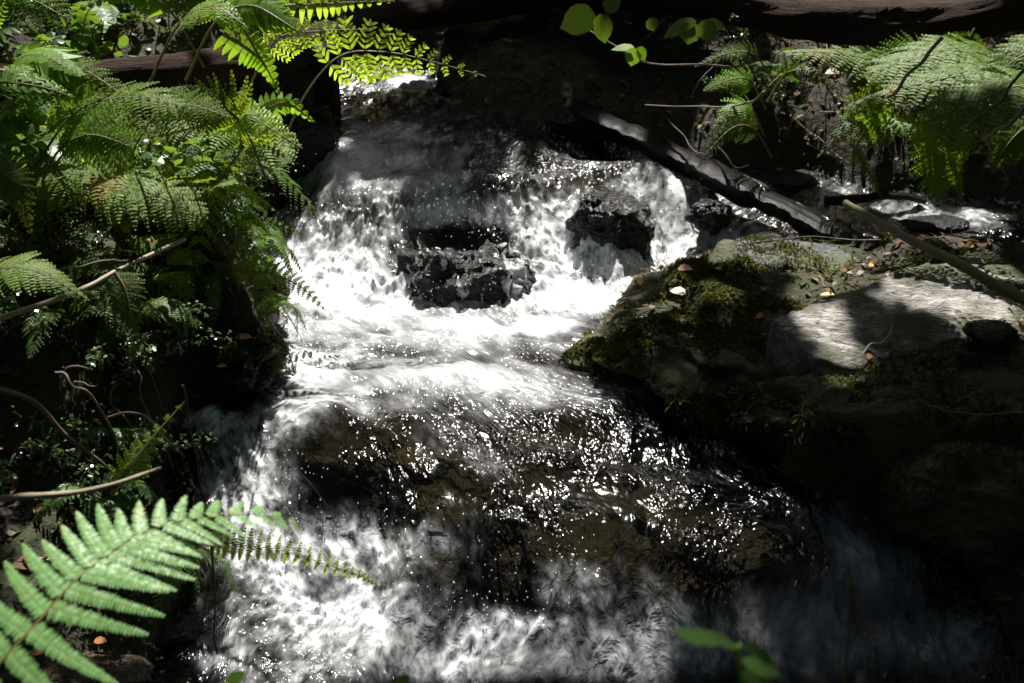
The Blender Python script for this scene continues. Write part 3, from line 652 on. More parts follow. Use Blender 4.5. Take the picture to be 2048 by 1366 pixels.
STK = [("stick",[(-60,655,2.15),(150,585,2.3),(240,538,2.4),(370,478,2.55)],.0065,.0045,'palestem',"long pale straight stick pointing up from the left margin","stick"),
 ("stick",[(-40,1000,1.5),(60,992,1.5),(150,985,1.52),(240,965,1.55),(322,936,1.6)],.006,.003,'palestem',"pale bare stick above the big near fern frond","stick"),
 ("stick",[(1708,726,2.62),(1745,695,2.64),(1772,676,2.66),(1790,652,2.7)],.004,.0025,'palestem',"pale dry stick standing in the crack below the slab","stick"),
 ("twig",[(1638,553,2.95),(1660,578,2.9),(1690,598,2.88)],.004,.002,'twig',"reddish forked twig lying on the upper edge of the slab","twig"),
 ("twig",[(1180,62,3.3),(1225,90,3.3),(1290,125,3.3),(1400,128,3.3),(1478,132,3.3),(1500,100,3.3)],.0022,.004,'twig',"thin bare twig with hazel leaves under the arching trunk","twig"),
 ("twig",[(1290,210,3.8),(1400,215,3.7),(1490,208,3.6),(1530,185,3.55)],.002,.004,'twig',"curved bare twig over the black hollow of the right bank","twig"),
 ("twig",[(1580,230,3.6),(1640,280,3.55),(1700,330,3.5)],.003,.002,'palestem',"straight pale twig slanting down across the black hollow","twig"),
 ("stick",[(1885,75,3.0),(1830,140,2.98),(1770,195,3.0)],.005,.004,'palestem',"pale stick rising through the right bank ferns to the trunk","stick"),
 ("stick",[(2060,130,2.6),(2000,195,2.62),(1930,250,2.65)],.004,.003,'twig',"brown stick slanting down among the right hand ferns","stick"),
 ("stick",[(2080,190,2.6),(2020,240,2.6),(1970,272,2.65)],.005,.004,'palestem',"pale stick at the right margin under the ferns","stick"),
 ("twig",[(1395,255,3.9),(1420,280,3.85),(1470,330,3.7),(1500,335,3.7)],.004,.003,'wetwood',"thin black wet stick beside the upper end of the diagonal log","twig"),
 ("twig",[(1330,230,4.0),(1380,290,3.85),(1400,310,3.8)],.003,.002,'darkstem',"dark straight twig hanging over the diagonal log","twig"),
 ("twig",[(1450,505,3.3),(1530,482,3.25),(1620,475,3.2),(1700,478,3.15),(1760,480,3.1)],.002,.003,'darkstem',"thin dark twig arched over the foot of the diagonal log","twig"),
 ("twig",[(1855,812,2.35),(1920,826,2.35),(2060,828,2.35)],.0018,.003,'twig',"thin pale twig in the deep shade at the right margin","twig"),
 ("stem",[(365,770,2.0),(375,830,2.0),(392,920,2.0),(402,990,2.0)],.002,.002,'darkstem',"thin black stem hanging in front of the left chute","stem"),
 ("stem",[(424,1080,1.7),(428,1200,1.7),(434,1310,1.7)],.0018,.0018,'darkstem',"thin dark stem standing in front of the lower left foam","stem"),
 ("stem",[(592,937,2.2),(640,990,2.2),(672,1050,2.2)],.0015,.001,'darkstem',"thin black stem bowed across the black fall rock","stem"),
 ("stem",[(110,745,1.9),(150,765,1.9),(205,825,1.95),(235,925,2.0)],.003,.002,'twig',"brown dead stem sagging over the black left hollow","stem"),
 ("vine",[(215,835,2.0),(270,828,2.0),(310,850,2.05),(345,888,2.1),(400,892,2.15)],.0028,.002,'twig',"brown bare vine arching out over the left hollow","vine"),
 ("vine",[(120,780,1.95),(130,740,1.95),(150,732,1.95),(180,738,1.95)],.0022,.0012,'twig',"small hooked dead tendril, upper one in the left hollow","vine"),
 ("vine",[(135,800,1.95),(150,770,1.95),(170,765,1.95),(188,775,1.95)],.0022,.0012,'twig',"small hooked dead tendril, lower one in the left hollow","vine"),
 ("branch",[(-40,770,1.8),(60,800,1.8),(130,870,1.85),(190,915,1.9),(245,965,1.95)],.006,.003,'twig',"knobbly brown branch with small leaves at the left margin","branch"),
 ("branch",[(90,560,2.3),(160,530,2.3),(230,520,2.3),(260,522,2.3)],.003,.002,'palestem',"thin arched straw coloured branch crossing the pale stick","branch")]
for nm, pts, a, b, mt, lb, ct in STK: log(nm, pts, a, b, MAT[mt], lb, ct, 30, 7, .12, R.randint(0, 99))

# ------------------------------------------------------------------ BROADLEAF BITS
HAZEL = np.array([(0,-.05),(.08,-.3),(.2,-.43),(.26,-.42),(.4,-.5),(.46,-.47),(.6,-.46),(.65,-.4),(.78,-.33),(.82,-.25),(.9,-.14),(1.02,0),(.9,.14),(.82,.25),(.78,.33),(.65,.4),(.6,.46),(.46,.47),(.4,.5),(.26,.42),(.2,.43),(.08,.3),(0,.05)])
def spray_leaves(name, specs, mat, label, cat, group=None, part="leaf", tpl=HAZEL):
    t = thing(name, label, cat, group, specs[0][0])
    for b, d, u, l, w in specs:
        mb = MB(); leaves(mb, np.array([np.array(b)-np.array(specs[0][0])]), np.array([d], float), np.array([u], float), l, w, tpl, .08, .18); mb.build(part, mat, t)
    return t
a = lambda *p: at(*p)
spray_leaves("hazel_sprig", [(a(1190,30,3.28), (-.8,0,-.25), (0,-.9,.4), .105, .095), (a(1200,28,3.27), (.2,0,-.8), (.1,-.9,.3), .085, .06), (a(1210,22,3.28), (.5,0,.5), (0,-.9,.4), .06, .05)], MAT['hazel'], "pair of round dark hazel leaves hanging from the trunk, left of the others", "leaf sprig")
spray_leaves("hazel_sprig", [(a(1268,95,3.28), (-.9,0,.02), (0,-.6,.8), .065, .03), (a(1270,96,3.27), (-.1,-.1,-.5), (0,-.9,.4), .052, .05), (a(1275,95,3.27), (.3,0,-.4), (.2,-.9,.4), .045, .035)], MAT['royal'], "small bright green hazel leaves on the bare twig", "leaf sprig")
spray_leaves("hazel_sprig", [(a(1392,42,3.2), (-.9,0,-.35), (.2,-.6,.7), .10, .05), (a(1385,45,3.19), (-.1,-.1,-.6), (0,-.9,.4), .06, .07), (a(1400,45,3.2), (.5,0,-.5), (-.1,-.8,.4), .07, .06), (a(1410,48,3.22), (.9,0,-.05), (0,-.7,.7), .06, .045), (a(1300,36,3.3), (.2,0,-.5), (0,-.9,.4), .04, .04)], MAT['leaf'], "cluster of lit hazel leaves under the trunk, right of the bare twig", "leaf sprig")
fs = thing("green_sprig", "blurred green leafy sprig close to the lens at the bottom edge", "leaf sprig")
for b, d, l, w in [((1345,1262,.72),(.9,0,-.25),.062,.028),((1478,1300,.72),(-.75,0,.5),.05,.018),((1490,1285,.72),(.6,0,-.5),.055,.02),((1560,1350,.72),(-.6,0,.3),.05,.03),((1480,1340,.72),(.8,0,-.6),.06,.03)]:
    mb = MB(); leaves(mb, a(*b)[None], np.array([d], float), np.array([[0,-.7,.7]]), l*.72, w*.5, OVAL, .08, .1); mb.build("leaf", MAT['leaf'], fs)
mb = MB(); mb.tube(cr(PT([(1500,1420,.72),(1482,1350,.72),(1478,1290,.72)]), 10), .002, 6); mb.build("stem", MAT['leaf'], fs)
for (bx, by, l, lb) in [(450,1372,.03,"blurred green leaf tip at the bottom edge under the foam"),(790,1372,.022,"small blurred green leaf tip at the bottom edge, right of the other")]:
    mb = MB(); leaves(mb, a(bx,by,1.0)[None], np.array([[.5,0,.4]]), np.array([[0,-.7,.7]]), l, l*.6, OVAL, .08, .1); tag(mb.build("leaf", MAT['royal']), lb, "leaf")
log("blurred_stem", [(1700,1150,.9),(1695,1250,.9),(1690,1400,.9)], .0018, .0022, MAT['reed'], "blurred pale grass stem close to the lens at lower right", "stem", 12, 6, 0)

def surf(px, py):                       # the nearest rock or ground seen along a ray
    dg = bpy.context.evaluated_depsgraph_get(); d = ray(px, py)
    ok, loc, nn, *_ = S.ray_cast(dg, Vector((0, 0, CAMH)), Vector(tuple(d)), distance=20)
    return np.array(loc) if ok else ghit(px, py)
FL = [(1280,574,'yellow',.05,.026,"bright yellow leaf lying on the moss boulder near the pool"),(1372,592,'yellow',.05,.032,"pale yellow triangular leaf curled on the moss boulder"),(1355,541,'orange',.045,.03,"brown curled leaf on the top of the moss boulder"),
 (1432,540,'straw',.035,.02,"small tan leaf on the moss boulder, right of the curled brown one"),(505,678,'orange',.045,.022,"orange brown leaf on the dark left bank rock"),(1510,640,'orange',.045,.018,"brown leaf at the left edge of the slab"),(1735,535,'yellow',.02,.018,"tiny yellow leaf behind the slab"),
 (1640,593,'yellow',.04,.014,"thin yellow leaf at the upper edge of the slab"),(2040,668,'straw',.05,.025,"pale leaf at the right margin on the slab"),(1735,722,'orange',.03,.015,"orange leaf in the crack below the slab"),(455,735,'yellow',.025,.015,"small yellow leaf on the left bank rock"),
 (190,1285,'orange',.03,.018,"orange leaf on the brown ground below the near frond"),(62,1308,'orange',.03,.018,"rusty leaf at the left margin below the near frond"),(1560,262,'orange',.03,.018,"orange dead leaf hanging on the right bank"),(1650,150,'straw',.06,.04,"pale dead leaf on the right bank below the ferns")]
for px, py, mt, l, w, lb in FL:
    p = surf(px, py) + np.array([0, -.004, .006]); an = R.uniform(0, 6.28)
    mb = MB(); leaves(mb, np.zeros((1,3)), np.array([[cos(an), sin(an)*.6, .25]]), np.array([[R.uniform(-.2,.2), -.5, .9]]), l, w, OVAL, .25, .25)
    o = mb.build("fallen_leaf", MAT[mt]); o.location = tuple(p); tag(o, lb, "leaf")

# ------------------------------------------------------------------ FEATURED FERNS
CAMUP = np.array([0, -.62, .78])
def one_frond(name, pts, plen, label, mat='bracken', up=(0,-.35,.94), stalk='reed', cat="fern", **kw):
    t = thing(name, label, cat, None, at(*pts[0]))
    mb = frond(PT(pts), up, plen, **kw); mb.v = [v - np.array(t.location) for v in mb.v]
    mb.build("frond", [MAT[mat], MAT[stalk]], t, smooth=False); return t
one_frond("bracken_fern", [(-130,1500,.99),(-20,1350,1.03),(78,1241,1.08),(156,1155,1.13),(219,1108,1.17),(270,1073,1.20),(352,1044,1.24),(430,1034,1.28),(527,1030,1.32),(610,1058,1.35)], .16, "large pale bracken frond close to the lens at lower left", 'bracken_near', (-.12,-.42,.93), 'reed',
          npair=20, nsub=32, droop=.12, start=.04, seed=2, ang=(-6, 48), pw=.10, shape='tri', stem=.0022)
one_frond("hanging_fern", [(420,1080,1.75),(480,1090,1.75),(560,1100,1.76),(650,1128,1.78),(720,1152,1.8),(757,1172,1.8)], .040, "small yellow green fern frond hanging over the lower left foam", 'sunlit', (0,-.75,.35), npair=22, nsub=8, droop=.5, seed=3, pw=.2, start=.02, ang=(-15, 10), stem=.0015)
one_frond("bracken_fern", [(20,400,2.7),(70,352,2.68),(150,348,2.64),(260,374,2.6),(350,405,2.58),(408,442,2.56)], .115, "pale lit bracken frond arching over the left bank with one rusty patch", 'bracken', (.1,-.55,.8), npair=22, nsub=13, droop=.25, seed=4, shape='sin', ang=(10, 35), start=.1)
one_frond("bracken_fern", [(395,470,2.95),(440,360,2.95),(480,300,2.9),(470,262,2.85),(400,255,2.8),(300,275,2.75)], .15, "grey green bracken frond spreading above the left bank, half in shade", 'bracken', (.1,-.3,.9), npair=18, nsub=13, droop=.3, seed=5, start=.45)
one_frond("bracken_fern", [(390,480,2.95),(450,350,2.95),(500,290,2.92),(545,290,2.9),(570,330,2.85)], .14, "bracken frond leaning right toward the upper fall", 'bracken', (-.1,-.3,.9), npair=16, nsub=13, droop=.35, seed=6, start=.4)
one_frond("shield_fern", [(400,500,2.85),(470,540,2.8),(540,545,2.78),(600,572,2.76),(652,622,2.74)], .07, "dark fern frond drooping over the pool from the left bank", 'fern_dark', (.1,-.8,.5), npair=20, nsub=9, droop=.6, seed=7, start=.1, ang=(-15, 25))
one_frond("shield_fern", [(230,545,2.3),(250,580,2.28),(262,630,2.26),(278,708,2.24)], .062, "green triangular fern frond hanging straight down in the left hollow", 'fern_dark', (.5,-.8,.2), npair=18, nsub=10, droop=.15, seed=8, start=.05, ang=(15, 40))
one_frond("bracken_fern", [(-80,560,2.1),(20,535,2.1),(90,550,2.1),(180,602,2.1)], .085, "bracken frond at the left margin above the long pale stick", 'bracken', (.05,-.4,.9), npair=18, nsub=12, droop=.3, seed=9)
one_frond("bracken_fern", [(-60,340,2.4),(0,345,2.4),(40,385,2.4),(62,470,2.4)], .08, "pale brownish fern frond curling down at the left margin", 'bracken', (.4,-.7,.5), npair=16, nsub=11, droop=.25, seed=10)
one_frond("shield_fern", [(380,470,3.0),(440,440,3.0),(520,440,3.0),(608,468,3.0)], .065, "lit fern frond tip reaching right over the splashing water", 'royal', (0,-.6,.7), npair=18, nsub=8, droop=.5, seed=11, ang=(-10, 30))
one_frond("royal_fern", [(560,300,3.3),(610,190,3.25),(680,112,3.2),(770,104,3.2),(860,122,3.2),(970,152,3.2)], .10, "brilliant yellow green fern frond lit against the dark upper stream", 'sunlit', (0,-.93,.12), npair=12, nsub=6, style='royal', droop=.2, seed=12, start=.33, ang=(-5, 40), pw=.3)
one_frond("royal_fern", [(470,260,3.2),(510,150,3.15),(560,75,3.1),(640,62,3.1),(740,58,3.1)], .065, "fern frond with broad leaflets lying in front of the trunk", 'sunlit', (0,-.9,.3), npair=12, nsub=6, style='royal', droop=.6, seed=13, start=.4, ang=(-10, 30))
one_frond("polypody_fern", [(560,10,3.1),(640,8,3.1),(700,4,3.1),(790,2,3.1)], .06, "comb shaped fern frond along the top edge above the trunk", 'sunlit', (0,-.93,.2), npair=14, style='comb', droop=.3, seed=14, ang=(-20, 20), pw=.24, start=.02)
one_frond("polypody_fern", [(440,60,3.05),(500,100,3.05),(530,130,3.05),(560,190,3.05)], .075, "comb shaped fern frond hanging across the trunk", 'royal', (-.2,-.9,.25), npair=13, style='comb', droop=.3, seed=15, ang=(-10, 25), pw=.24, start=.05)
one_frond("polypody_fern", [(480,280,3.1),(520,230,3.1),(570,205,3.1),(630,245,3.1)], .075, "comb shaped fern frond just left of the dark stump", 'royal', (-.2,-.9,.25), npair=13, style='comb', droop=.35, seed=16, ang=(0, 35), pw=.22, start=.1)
one_frond("royal_fern", [(-60,170,2.6),(20,165,2.6),(90,175,2.6),(150,195,2.6)], .08, "broad leaflet fern frond at the left margin below the trunk end", 'royal', (.1,-.6,.7), npair=9, nsub=5, style='royal', droop=.5, seed=17, ang=(0, 30))
one_frond("young_fern", [(225,990,1.9),(260,935,1.92),(300,880,1.95),(372,800,2.0)], .045, "young bright fern with curled tip rising beside the left chute", 'royal', (.2,-.8,.5), npair=9, nsub=7, style='bracken', droop=.3, seed=18, start=.15, pw=.3)
# right bank
RF = [([(1960,190,3.3),(1800,120,3.3),(1680,92,3.32),(1545,88,3.35)], .16, "pale fern frond reaching left just under the trunk on the right bank", 19, (0,-.4,.9)),
 ([(2070,150,3.1),(1960,90,3.1),(1860,95,3.1),(1740,130,3.1)], .16, "pale fern frond behind the pale stick on the right bank", 20, (0,-.4,.9)),
 ([(2120,180,2.95),(2000,130,2.95),(1850,150,2.95),(1690,200,2.95)], .16, "long bracken frond arching left across the right bank", 21, (0,-.45,.85)),
 ([(2160,180,2.7),(2050,155,2.7),(1950,190,2.7),(1870,245,2.7)], .15, "broad bracken frond sloping down at the right margin", 22, (-.1,-.5,.8)),
 ([(2120,210,2.8),(2050,240,2.8),(2010,280,2.8),(1985,330,2.8)], .10, "small fern frond hanging at the right margin above the side channel", 23, (-.5,-.7,.4)),
 ([(1890,190,3.1),(1870,240,3.08),(1868,310,3.05),(1885,385,3.02)], .085, "olive fern frond hanging down the right bank to the water", 24, (-.2,-.9,.3)),
 ([(1930,190,3.1),(1925,250,3.05),(1910,320,3.02),(1925,385,3.0)], .08, "yellow green hanging fern frond beside the olive one", 25, (.2,-.9,.3)),
 ([(1790,150,3.3),(1760,180,3.3),(1740,215,3.3),(1765,272,3.3)], .09, "small lit fern frond drooping over mossy roots on the right bank", 26, (.2,-.8,.4)),
 ([(1700,270,3.4),(1720,300,3.38),(1745,340,3.36),(1762,378,3.35)], .045, "narrow yellow fern frond dangling in the dark hollow at right", 27, (.4,-.8,.3)),
 ([(1950,40,3.2),(1930,70,3.2),(1890,85,3.2),(1830,110,3.2)], .12, "fern frond tucked behind the trunk on the right", 28, (0,-.5,.8)),
 ([(2180,60,2.9),(2080,80,2.9),(2010,120,2.9),(1960,190,2.9)], .14, "upper bracken frond at the right margin", 29, (0,-.5,.8))]
for pts, pl, lb, sd, u in RF:
    pts = [(x_, y_+16, d_*1.09) for x_, y_, d_ in pts]; pl *= 1.02
    one_frond("bracken_fern", pts, pl, lb, 'bracken' if pl > .092 else 'royal', u, npair=17, nsub=12, droop=.3, seed=sd, start=.15, shape='tri' if sd % 2 else 'sin')

rq = random.Random(9)
for k in range(22):
    x0, y0 = rq.uniform(-60, 480), rq.uniform(-20, 300)
    if 120 < x0 and 25 < y0 < 190: y0 = -15 if y0 < 90 else y0 + 95
    Y0 = rq.uniform(2.55, 3.0); L = rq.uniform(110, 190); dr_ = rq.uniform(.1, .55); sg = 1 if rq.random() < .75 else -1
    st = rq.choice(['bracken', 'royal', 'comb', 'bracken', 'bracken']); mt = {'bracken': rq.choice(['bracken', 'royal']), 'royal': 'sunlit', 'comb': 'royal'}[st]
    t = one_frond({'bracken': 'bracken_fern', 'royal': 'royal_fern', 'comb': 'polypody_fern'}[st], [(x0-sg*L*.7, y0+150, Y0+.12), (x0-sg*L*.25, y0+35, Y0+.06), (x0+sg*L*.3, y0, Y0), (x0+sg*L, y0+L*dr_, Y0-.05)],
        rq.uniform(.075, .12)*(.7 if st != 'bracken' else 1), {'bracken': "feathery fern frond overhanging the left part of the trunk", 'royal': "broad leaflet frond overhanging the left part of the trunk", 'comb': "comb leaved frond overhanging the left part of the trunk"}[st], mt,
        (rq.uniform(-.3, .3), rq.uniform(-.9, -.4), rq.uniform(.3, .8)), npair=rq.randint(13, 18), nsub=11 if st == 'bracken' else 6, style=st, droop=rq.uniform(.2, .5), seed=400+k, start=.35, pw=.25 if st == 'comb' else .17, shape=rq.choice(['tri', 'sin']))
    t["group"] = "fronds overhanging the left part of the trunk"
for k in range(14):
    x0, y0 = rq.uniform(1480, 1830), rq.uniform(70, 260); Y0 = rq.uniform(3.55, 3.95); L = rq.uniform(60, 120); sg = -1 if rq.random() < .7 else 1
    t = one_frond('bracken_fern', [(x0-sg*L*.6, y0+60, Y0+.1), (x0-sg*L*.2, y0+5, Y0+.05), (x0+sg*L*.3, y0, Y0), (x0+sg*L, y0+L*rq.uniform(.2, .8), Y0-.05)], rq.uniform(.06, .10), "small fern frond in the tangle left of the large right bank ferns", rq.choice(['bracken', 'royal', 'fern_dark']),
        (rq.uniform(-.3, .3), rq.uniform(-.9, -.4), rq.uniform(.3, .8)), npair=rq.randint(13, 17), nsub=9, droop=rq.uniform(.2, .5), seed=500+k, start=.3)
    t["group"] = "small fronds in the right bank tangle"

# ------------------------------------------------------------------ REPEATED FERNS AND SHRUBS
def proto_frond(L, arch, plen, seed, **kw):
    P = [np.array([0, 0, 0]), np.array([L*.15, 0, L*.45]), np.array([L*.45, .02*L, L*(.62-arch*.2)]), np.array([L*.85, 0, L*(.6-arch*.75)])]
    return frond(P, (-.25, 0, 1), plen, seed=seed, **kw)
PROT = {}
def mk(key, n, mats, **kw):
    L = []
    for i in range(n):
        mb = proto_frond(1, .25+.3*i, kw['plen'], 100+i*7, **{k: v for k, v in kw.items() if k != 'plen'})
        o = mb.build("frond", mats, None, smooth=False); L.append(o.data); bpy.data.objects.remove(o)
    PROT[key] = L
mk('bracken', 3, [MAT['bracken'], MAT['reed']], plen=.34, npair=15, nsub=12, droop=.25, start=.3, stem=.008)
mk('dark', 3, [MAT['fern_dark'], MAT['darkstem']], plen=.2, npair=22, nsub=9, droop=.25, start=.15, shape='sin', stem=.007)
mk('royal', 3, [MAT['royal'], MAT['reed']], plen=.26, npair=11, nsub=7, style='royal', droop=.35, start=.3, ang=(5, 40), stem=.007)
mk('comb', 2, [MAT['leaf'], MAT['reed']], plen=.16, npair=17, style='comb', droop=.25, start=.2, shape='sin', pw=.3, stem=.006)
NAMES = {'bracken': 'bracken_fern', 'dark': 'wood_fern', 'royal': 'royal_fern', 'comb': 'polypody_fern'}
def fern(kind, p, size, nf, label, group, seed, az=None, spread=6.28):
    q = random.Random(seed); t = thing(NAMES[kind], label, "fern", group, p)
    for i in range(nf):
        o = bpy.data.objects.new("frond", q.choice(PROT[kind])); COL.objects.link(o); o.parent = t
        s = size*q.uniform(.75, 1.15); o.scale = (s, s, s)
        z = (az if az is not None else 0) + (i/nf-.5)*spread + q.uniform(-.35, .35)
        o.rotation_euler = (q.uniform(-.25, .25), q.uniform(-.15, .35), z)
    return t
shrub_mesh = []
def shrub_proto(seed, nst, nl, ll, up=.7):
    q = np.random.RandomState(seed); ms = MB(); ml = MB()
    for i in range(nst):
        an = q.uniform(0, 6.28); d = np.array([cos(an), sin(an), up*q.uniform(.6, 1.5)]); d /= np.linalg.norm(d)
        C = cr([np.zeros(3), d*.4+q.normal(0, .03, 3), d*.75+np.array([0,0,.05])+q.normal(0, .06, 3), d*1.0+np.array([d[0]*.15, d[1]*.15, -.06])], 14)
        ms.tube(C, np.linspace(.009, .003, 14), 5)
        k = q.randint(3, 14, nl); B = C[k] + q.normal(0, .035, (nl, 3))
        D = nrm(q.normal(size=(nl, 3)) + np.array([0, 0, -.1]) + (B-C[k])*12)
        leaves(ml, B, D, np.tile([0,0,1.], (nl, 1)) + q.normal(0, .45, (nl, 3)), ll*q.uniform(.6, 1.3, nl), ll*.55*q.uniform(.8, 1.2, nl), OVAL, .15, .15)
    return ms, ml
SH = {}
for key, mt, args in (('leafy', 'leaf', [(1, 7, 40, .13), (2, 8, 36, .12)]), ('small', 'leaf_gloss', [(3, 9, 70, .055), (4, 8, 80, .05)])):
    SH[key] = []
    for ar in args:
        ms, ml = shrub_proto(*ar); o1 = ms.build("stems", MAT['darkstem']); o2 = ml.build("foliage", MAT[mt], smooth=False)
        SH[key].append((o1.data, o2.data)); bpy.data.objects.remove(o1); bpy.data.objects.remove(o2)
def shrub(kind, p, size, label, group, seed):
    q = random.Random(seed); t = thing("leafy_shrub" if kind == 'leafy' else "small_leaved_shrub", label, "shrub", group, p)
    t.rotation_euler = (q.uniform(-.2, .2), q.uniform(-.2, .2), q.uniform(0, 6.28)); t.scale = (size,)*3
    for nm, me in zip(("stems", "foliage"), q.choice(SH[kind])):
        o = bpy.data.objects.new(nm, me); COL.objects.link(o); o.parent = t
q = random.Random(21)
def scatter(n, box, fn, mind=.12, dmin=.06):
    k = 0; tries = 0; pts = []
    while k < n and tries < n*40:
        tries += 1; x = q.uniform(box[0], box[1]); y = q.uniform(box[2], box[3])
        if any((x-a_)**2 + (y-b_)**2 < mind*mind for a_, b_ in pts): continue
        if float(sdist(np.array([x]), np.array([y]))[0]) < dmin: continue
        z = gz(x, y); px, py = proj(x, y, z)
        pts.append((x, y)); fn(k, np.array([x, y, z-.01]), px, py); k += 1
LB = {'bracken': "bracken fern in the crowd of ferns on the left bank", 'dark': "dark narrow fern in the crowd on the left bank", 'royal': "broad leaflet fern in the crowd on the left bank", 'comb': "comb leaved fern in the crowd on the left bank"}
def fl(k, p, px, py):
    kd = q.choice(['bracken', 'bracken', 'dark', 'royal', 'comb', 'dark'])
    fern(kd, p, q.uniform(.26, .46), q.randint(4, 6), LB[kd], "ferns crowding the left bank", k+300)
scatter(78, (-2.6, -.70, 2.5, 5.4), fl, .15, .08)
scatter(12, (-2.4, -.75, 2.9, 5.2), lambda k, p, px, py: shrub('leafy', p, q.uniform(.3, .5), "dark leafy shrub among the left bank ferns", "shrubs on the left bank", k), .2, .3)
scatter(14, (-1.5, -.72, 2.0, 3.3), lambda k, p, px, py: shrub('small', p, q.uniform(.16, .3), "low shrub with small glossy leaves on the left bank", "small leaved shrubs on the left bank", k+50), .15)
LR = {'bracken': "bracken fern in the crowd on the right bank", 'dark': "dark narrow fern on the right bank", 'royal': "broad leaflet fern on the right bank", 'comb': "comb leaved fern on the right bank"}
def frr(k, p, px, py):
    kd = q.choice(['bracken', 'bracken', 'dark', 'dark', 'comb'])
    fern(kd, p, q.uniform(.24, .4), q.randint(4, 6), LR[kd], "ferns crowding the right bank", k+500)
scatter(26, (.9, 3.4, 4.1, 6.0), frr, .22, .12)
def fb(k, p, px, py):
    kd = q.choice(['bracken', 'dark', 'royal'])
    fern(kd, p, q.uniform(.3, .5), q.randint(4, 5), "fern in the shade beyond the upper stream", "ferns in the shade upstream", k+700)
scatter(22, (-.6, 1.6, 4.9, 7.5), fb, .25, .06)
scatter(14, (-.5, 3.2, 4.5, 7.0), lambda k, p, px, py: shrub('leafy', p, q.uniform(.3, .5), "dark leafy shrub in the shade upstream", "shrubs in the shade upstream", k+90), .3, .1)
def fe(k, p, px, py):
    t = fern(q.choice(['dark', 'dark', 'comb']), p, q.uniform(.13, .24), q.randint(5, 7), "small dark fern hanging from the edge of the left bank", "small ferns along the left bank edge", k+900, az=-.2, spread=4.0)
    t.rotation_euler = (0, .5, q.uniform(-.5, .5))
scatter(20, (-1.0, -.5, 2.1, 4.0), fe, .09, .03)
def frb(k, p, px, py):
    fern(q.choice(['dark', 'bracken', 'comb', 'dark']), p, q.uniform(.12, .26), q.randint(4, 6), "small fern in the tangle above the black hollow of the right bank", "small ferns on the right bank", k+1000)
scatter(26, (.55, 2.4, 3.95, 4.9), frb, .13, .10)
scatter(22, (.55, 2.5, 3.95, 4.9), lambda k, p, px, py: shrub('small' if k % 3 else 'leafy', p, q.uniform(.12, .24), "low shrub in the tangle on the right bank", "low shrubs on the right bank", k+150), .13, .08)
def rl(k, p, px, py):
    d = np.array([q.uniform(-.25, .25), q.uniform(-.15, 0), 0]); h = q.uniform(.1, .26); P_ = [p+np.array([0,0,h*.6]), p+d*.5+np.array([0,-.04,h*.45]), p+d+np.array([0,-.10,-h*.3])]
    mb = MB(); C = cr(P_, 16) + cr(np.random.RandomState(k).normal(0, .012, (6, 3)), 16); mb.tube(C, np.linspace(.004, .0015, 16)*q.uniform(.5, 1.1), 5, 0, .1, k)
    tag(mb.build("root", MAT[q.choice(['twig', 'darkstem', 'palestem', 'twig'])]), "thin dead root or twig hanging on the right bank", "root", "roots hanging on the right bank")
scatter(34, (.5, 2.3, 3.85, 4.6), rl, .06, .05)
def rl2(k, p, px, py):
    h = q.uniform(.1, .3); P_ = [p+np.array([0,0,.06]), p+np.array([.05,-.05,.02]), p+np.array([.09+q.uniform(0,.05),-.08,-h])]
    mb = MB(); C = cr(P_, 16) + cr(np.random.RandomState(k+70).normal(0, .01, (6, 3)), 16); mb.tube(C, np.linspace(.0035, .001, 16), 5, 0, .1, k)
    tag(mb.build("root", MAT[q.choice(['twig', 'darkstem', 'darkstem'])]), "thin root hanging down the face of the left bank", "root", "roots hanging down the left bank")
scatter(22, (-1.0, -.5, 2.1, 3.6), rl2, .05, .02)
# moss, litter and small plants over the banks
qq = np.random.RandomState(5); n = 60000
x = qq.uniform(-2.2, 2.8, n); y = qq.uniform(1.6, 5.6, n); x[:14000] = qq.uniform(-1.05, -.5, 14000); y[:14000] = qq.uniform(2.0, 3.9, 14000); d = sdist(x, y)
k = (d > .0) & (fbm(x*3, y*3, 4.2, 3) > -.15); x, y, d = x[k], y[k], d[k]; n = len(x)
B = np.stack([x, y, ground(x, y, d)], 1); l = .022*qq.uniform(.4, 1.6, n)
Dd = nrm(np.stack([qq.normal(0, .7, n), qq.normal(0, .7, n)-.3, np.abs(qq.normal(.5, .4, n))], 1))
mb = MB(); leaves(mb, B, Dd, qq.normal(0, .5, (n, 3))+np.array([0,0,1]), l, l*.3, OVAL[[0,2,4,6,8]], .1, .5)
tag(mb.build("ground_cover", MAT['moss'], smooth=False), "moss and low growth over the banks", "ground cover", kind="stuff")
mb = MB(); n = 5200
x = qq.uniform(-2.0, 2.6, n); y = qq.uniform(1.7, 5.2, n); d = sdist(x, y); k = d > .01; x, y, d = x[k], y[k], d[k]; n = len(x)
B = np.stack([x, y, ground(x, y, d)+.006], 1); an = qq.uniform(0, 6.28, n)
leaves(mb, B, np.stack([np.cos(an), np.sin(an), qq.normal(.1, .3, n)], 1), qq.normal(0, .4, (n, 3))+np.array([0,-.3,1]), .035*qq.uniform(.5, 1.5, n), .018*qq.uniform(.6, 1.4, n), OVAL, .2, .3)
tag(mb.build("leaf_litter", MAT['litter'], smooth=False), "dead brown leaves littering the banks", "leaf litter", kind="stuff")

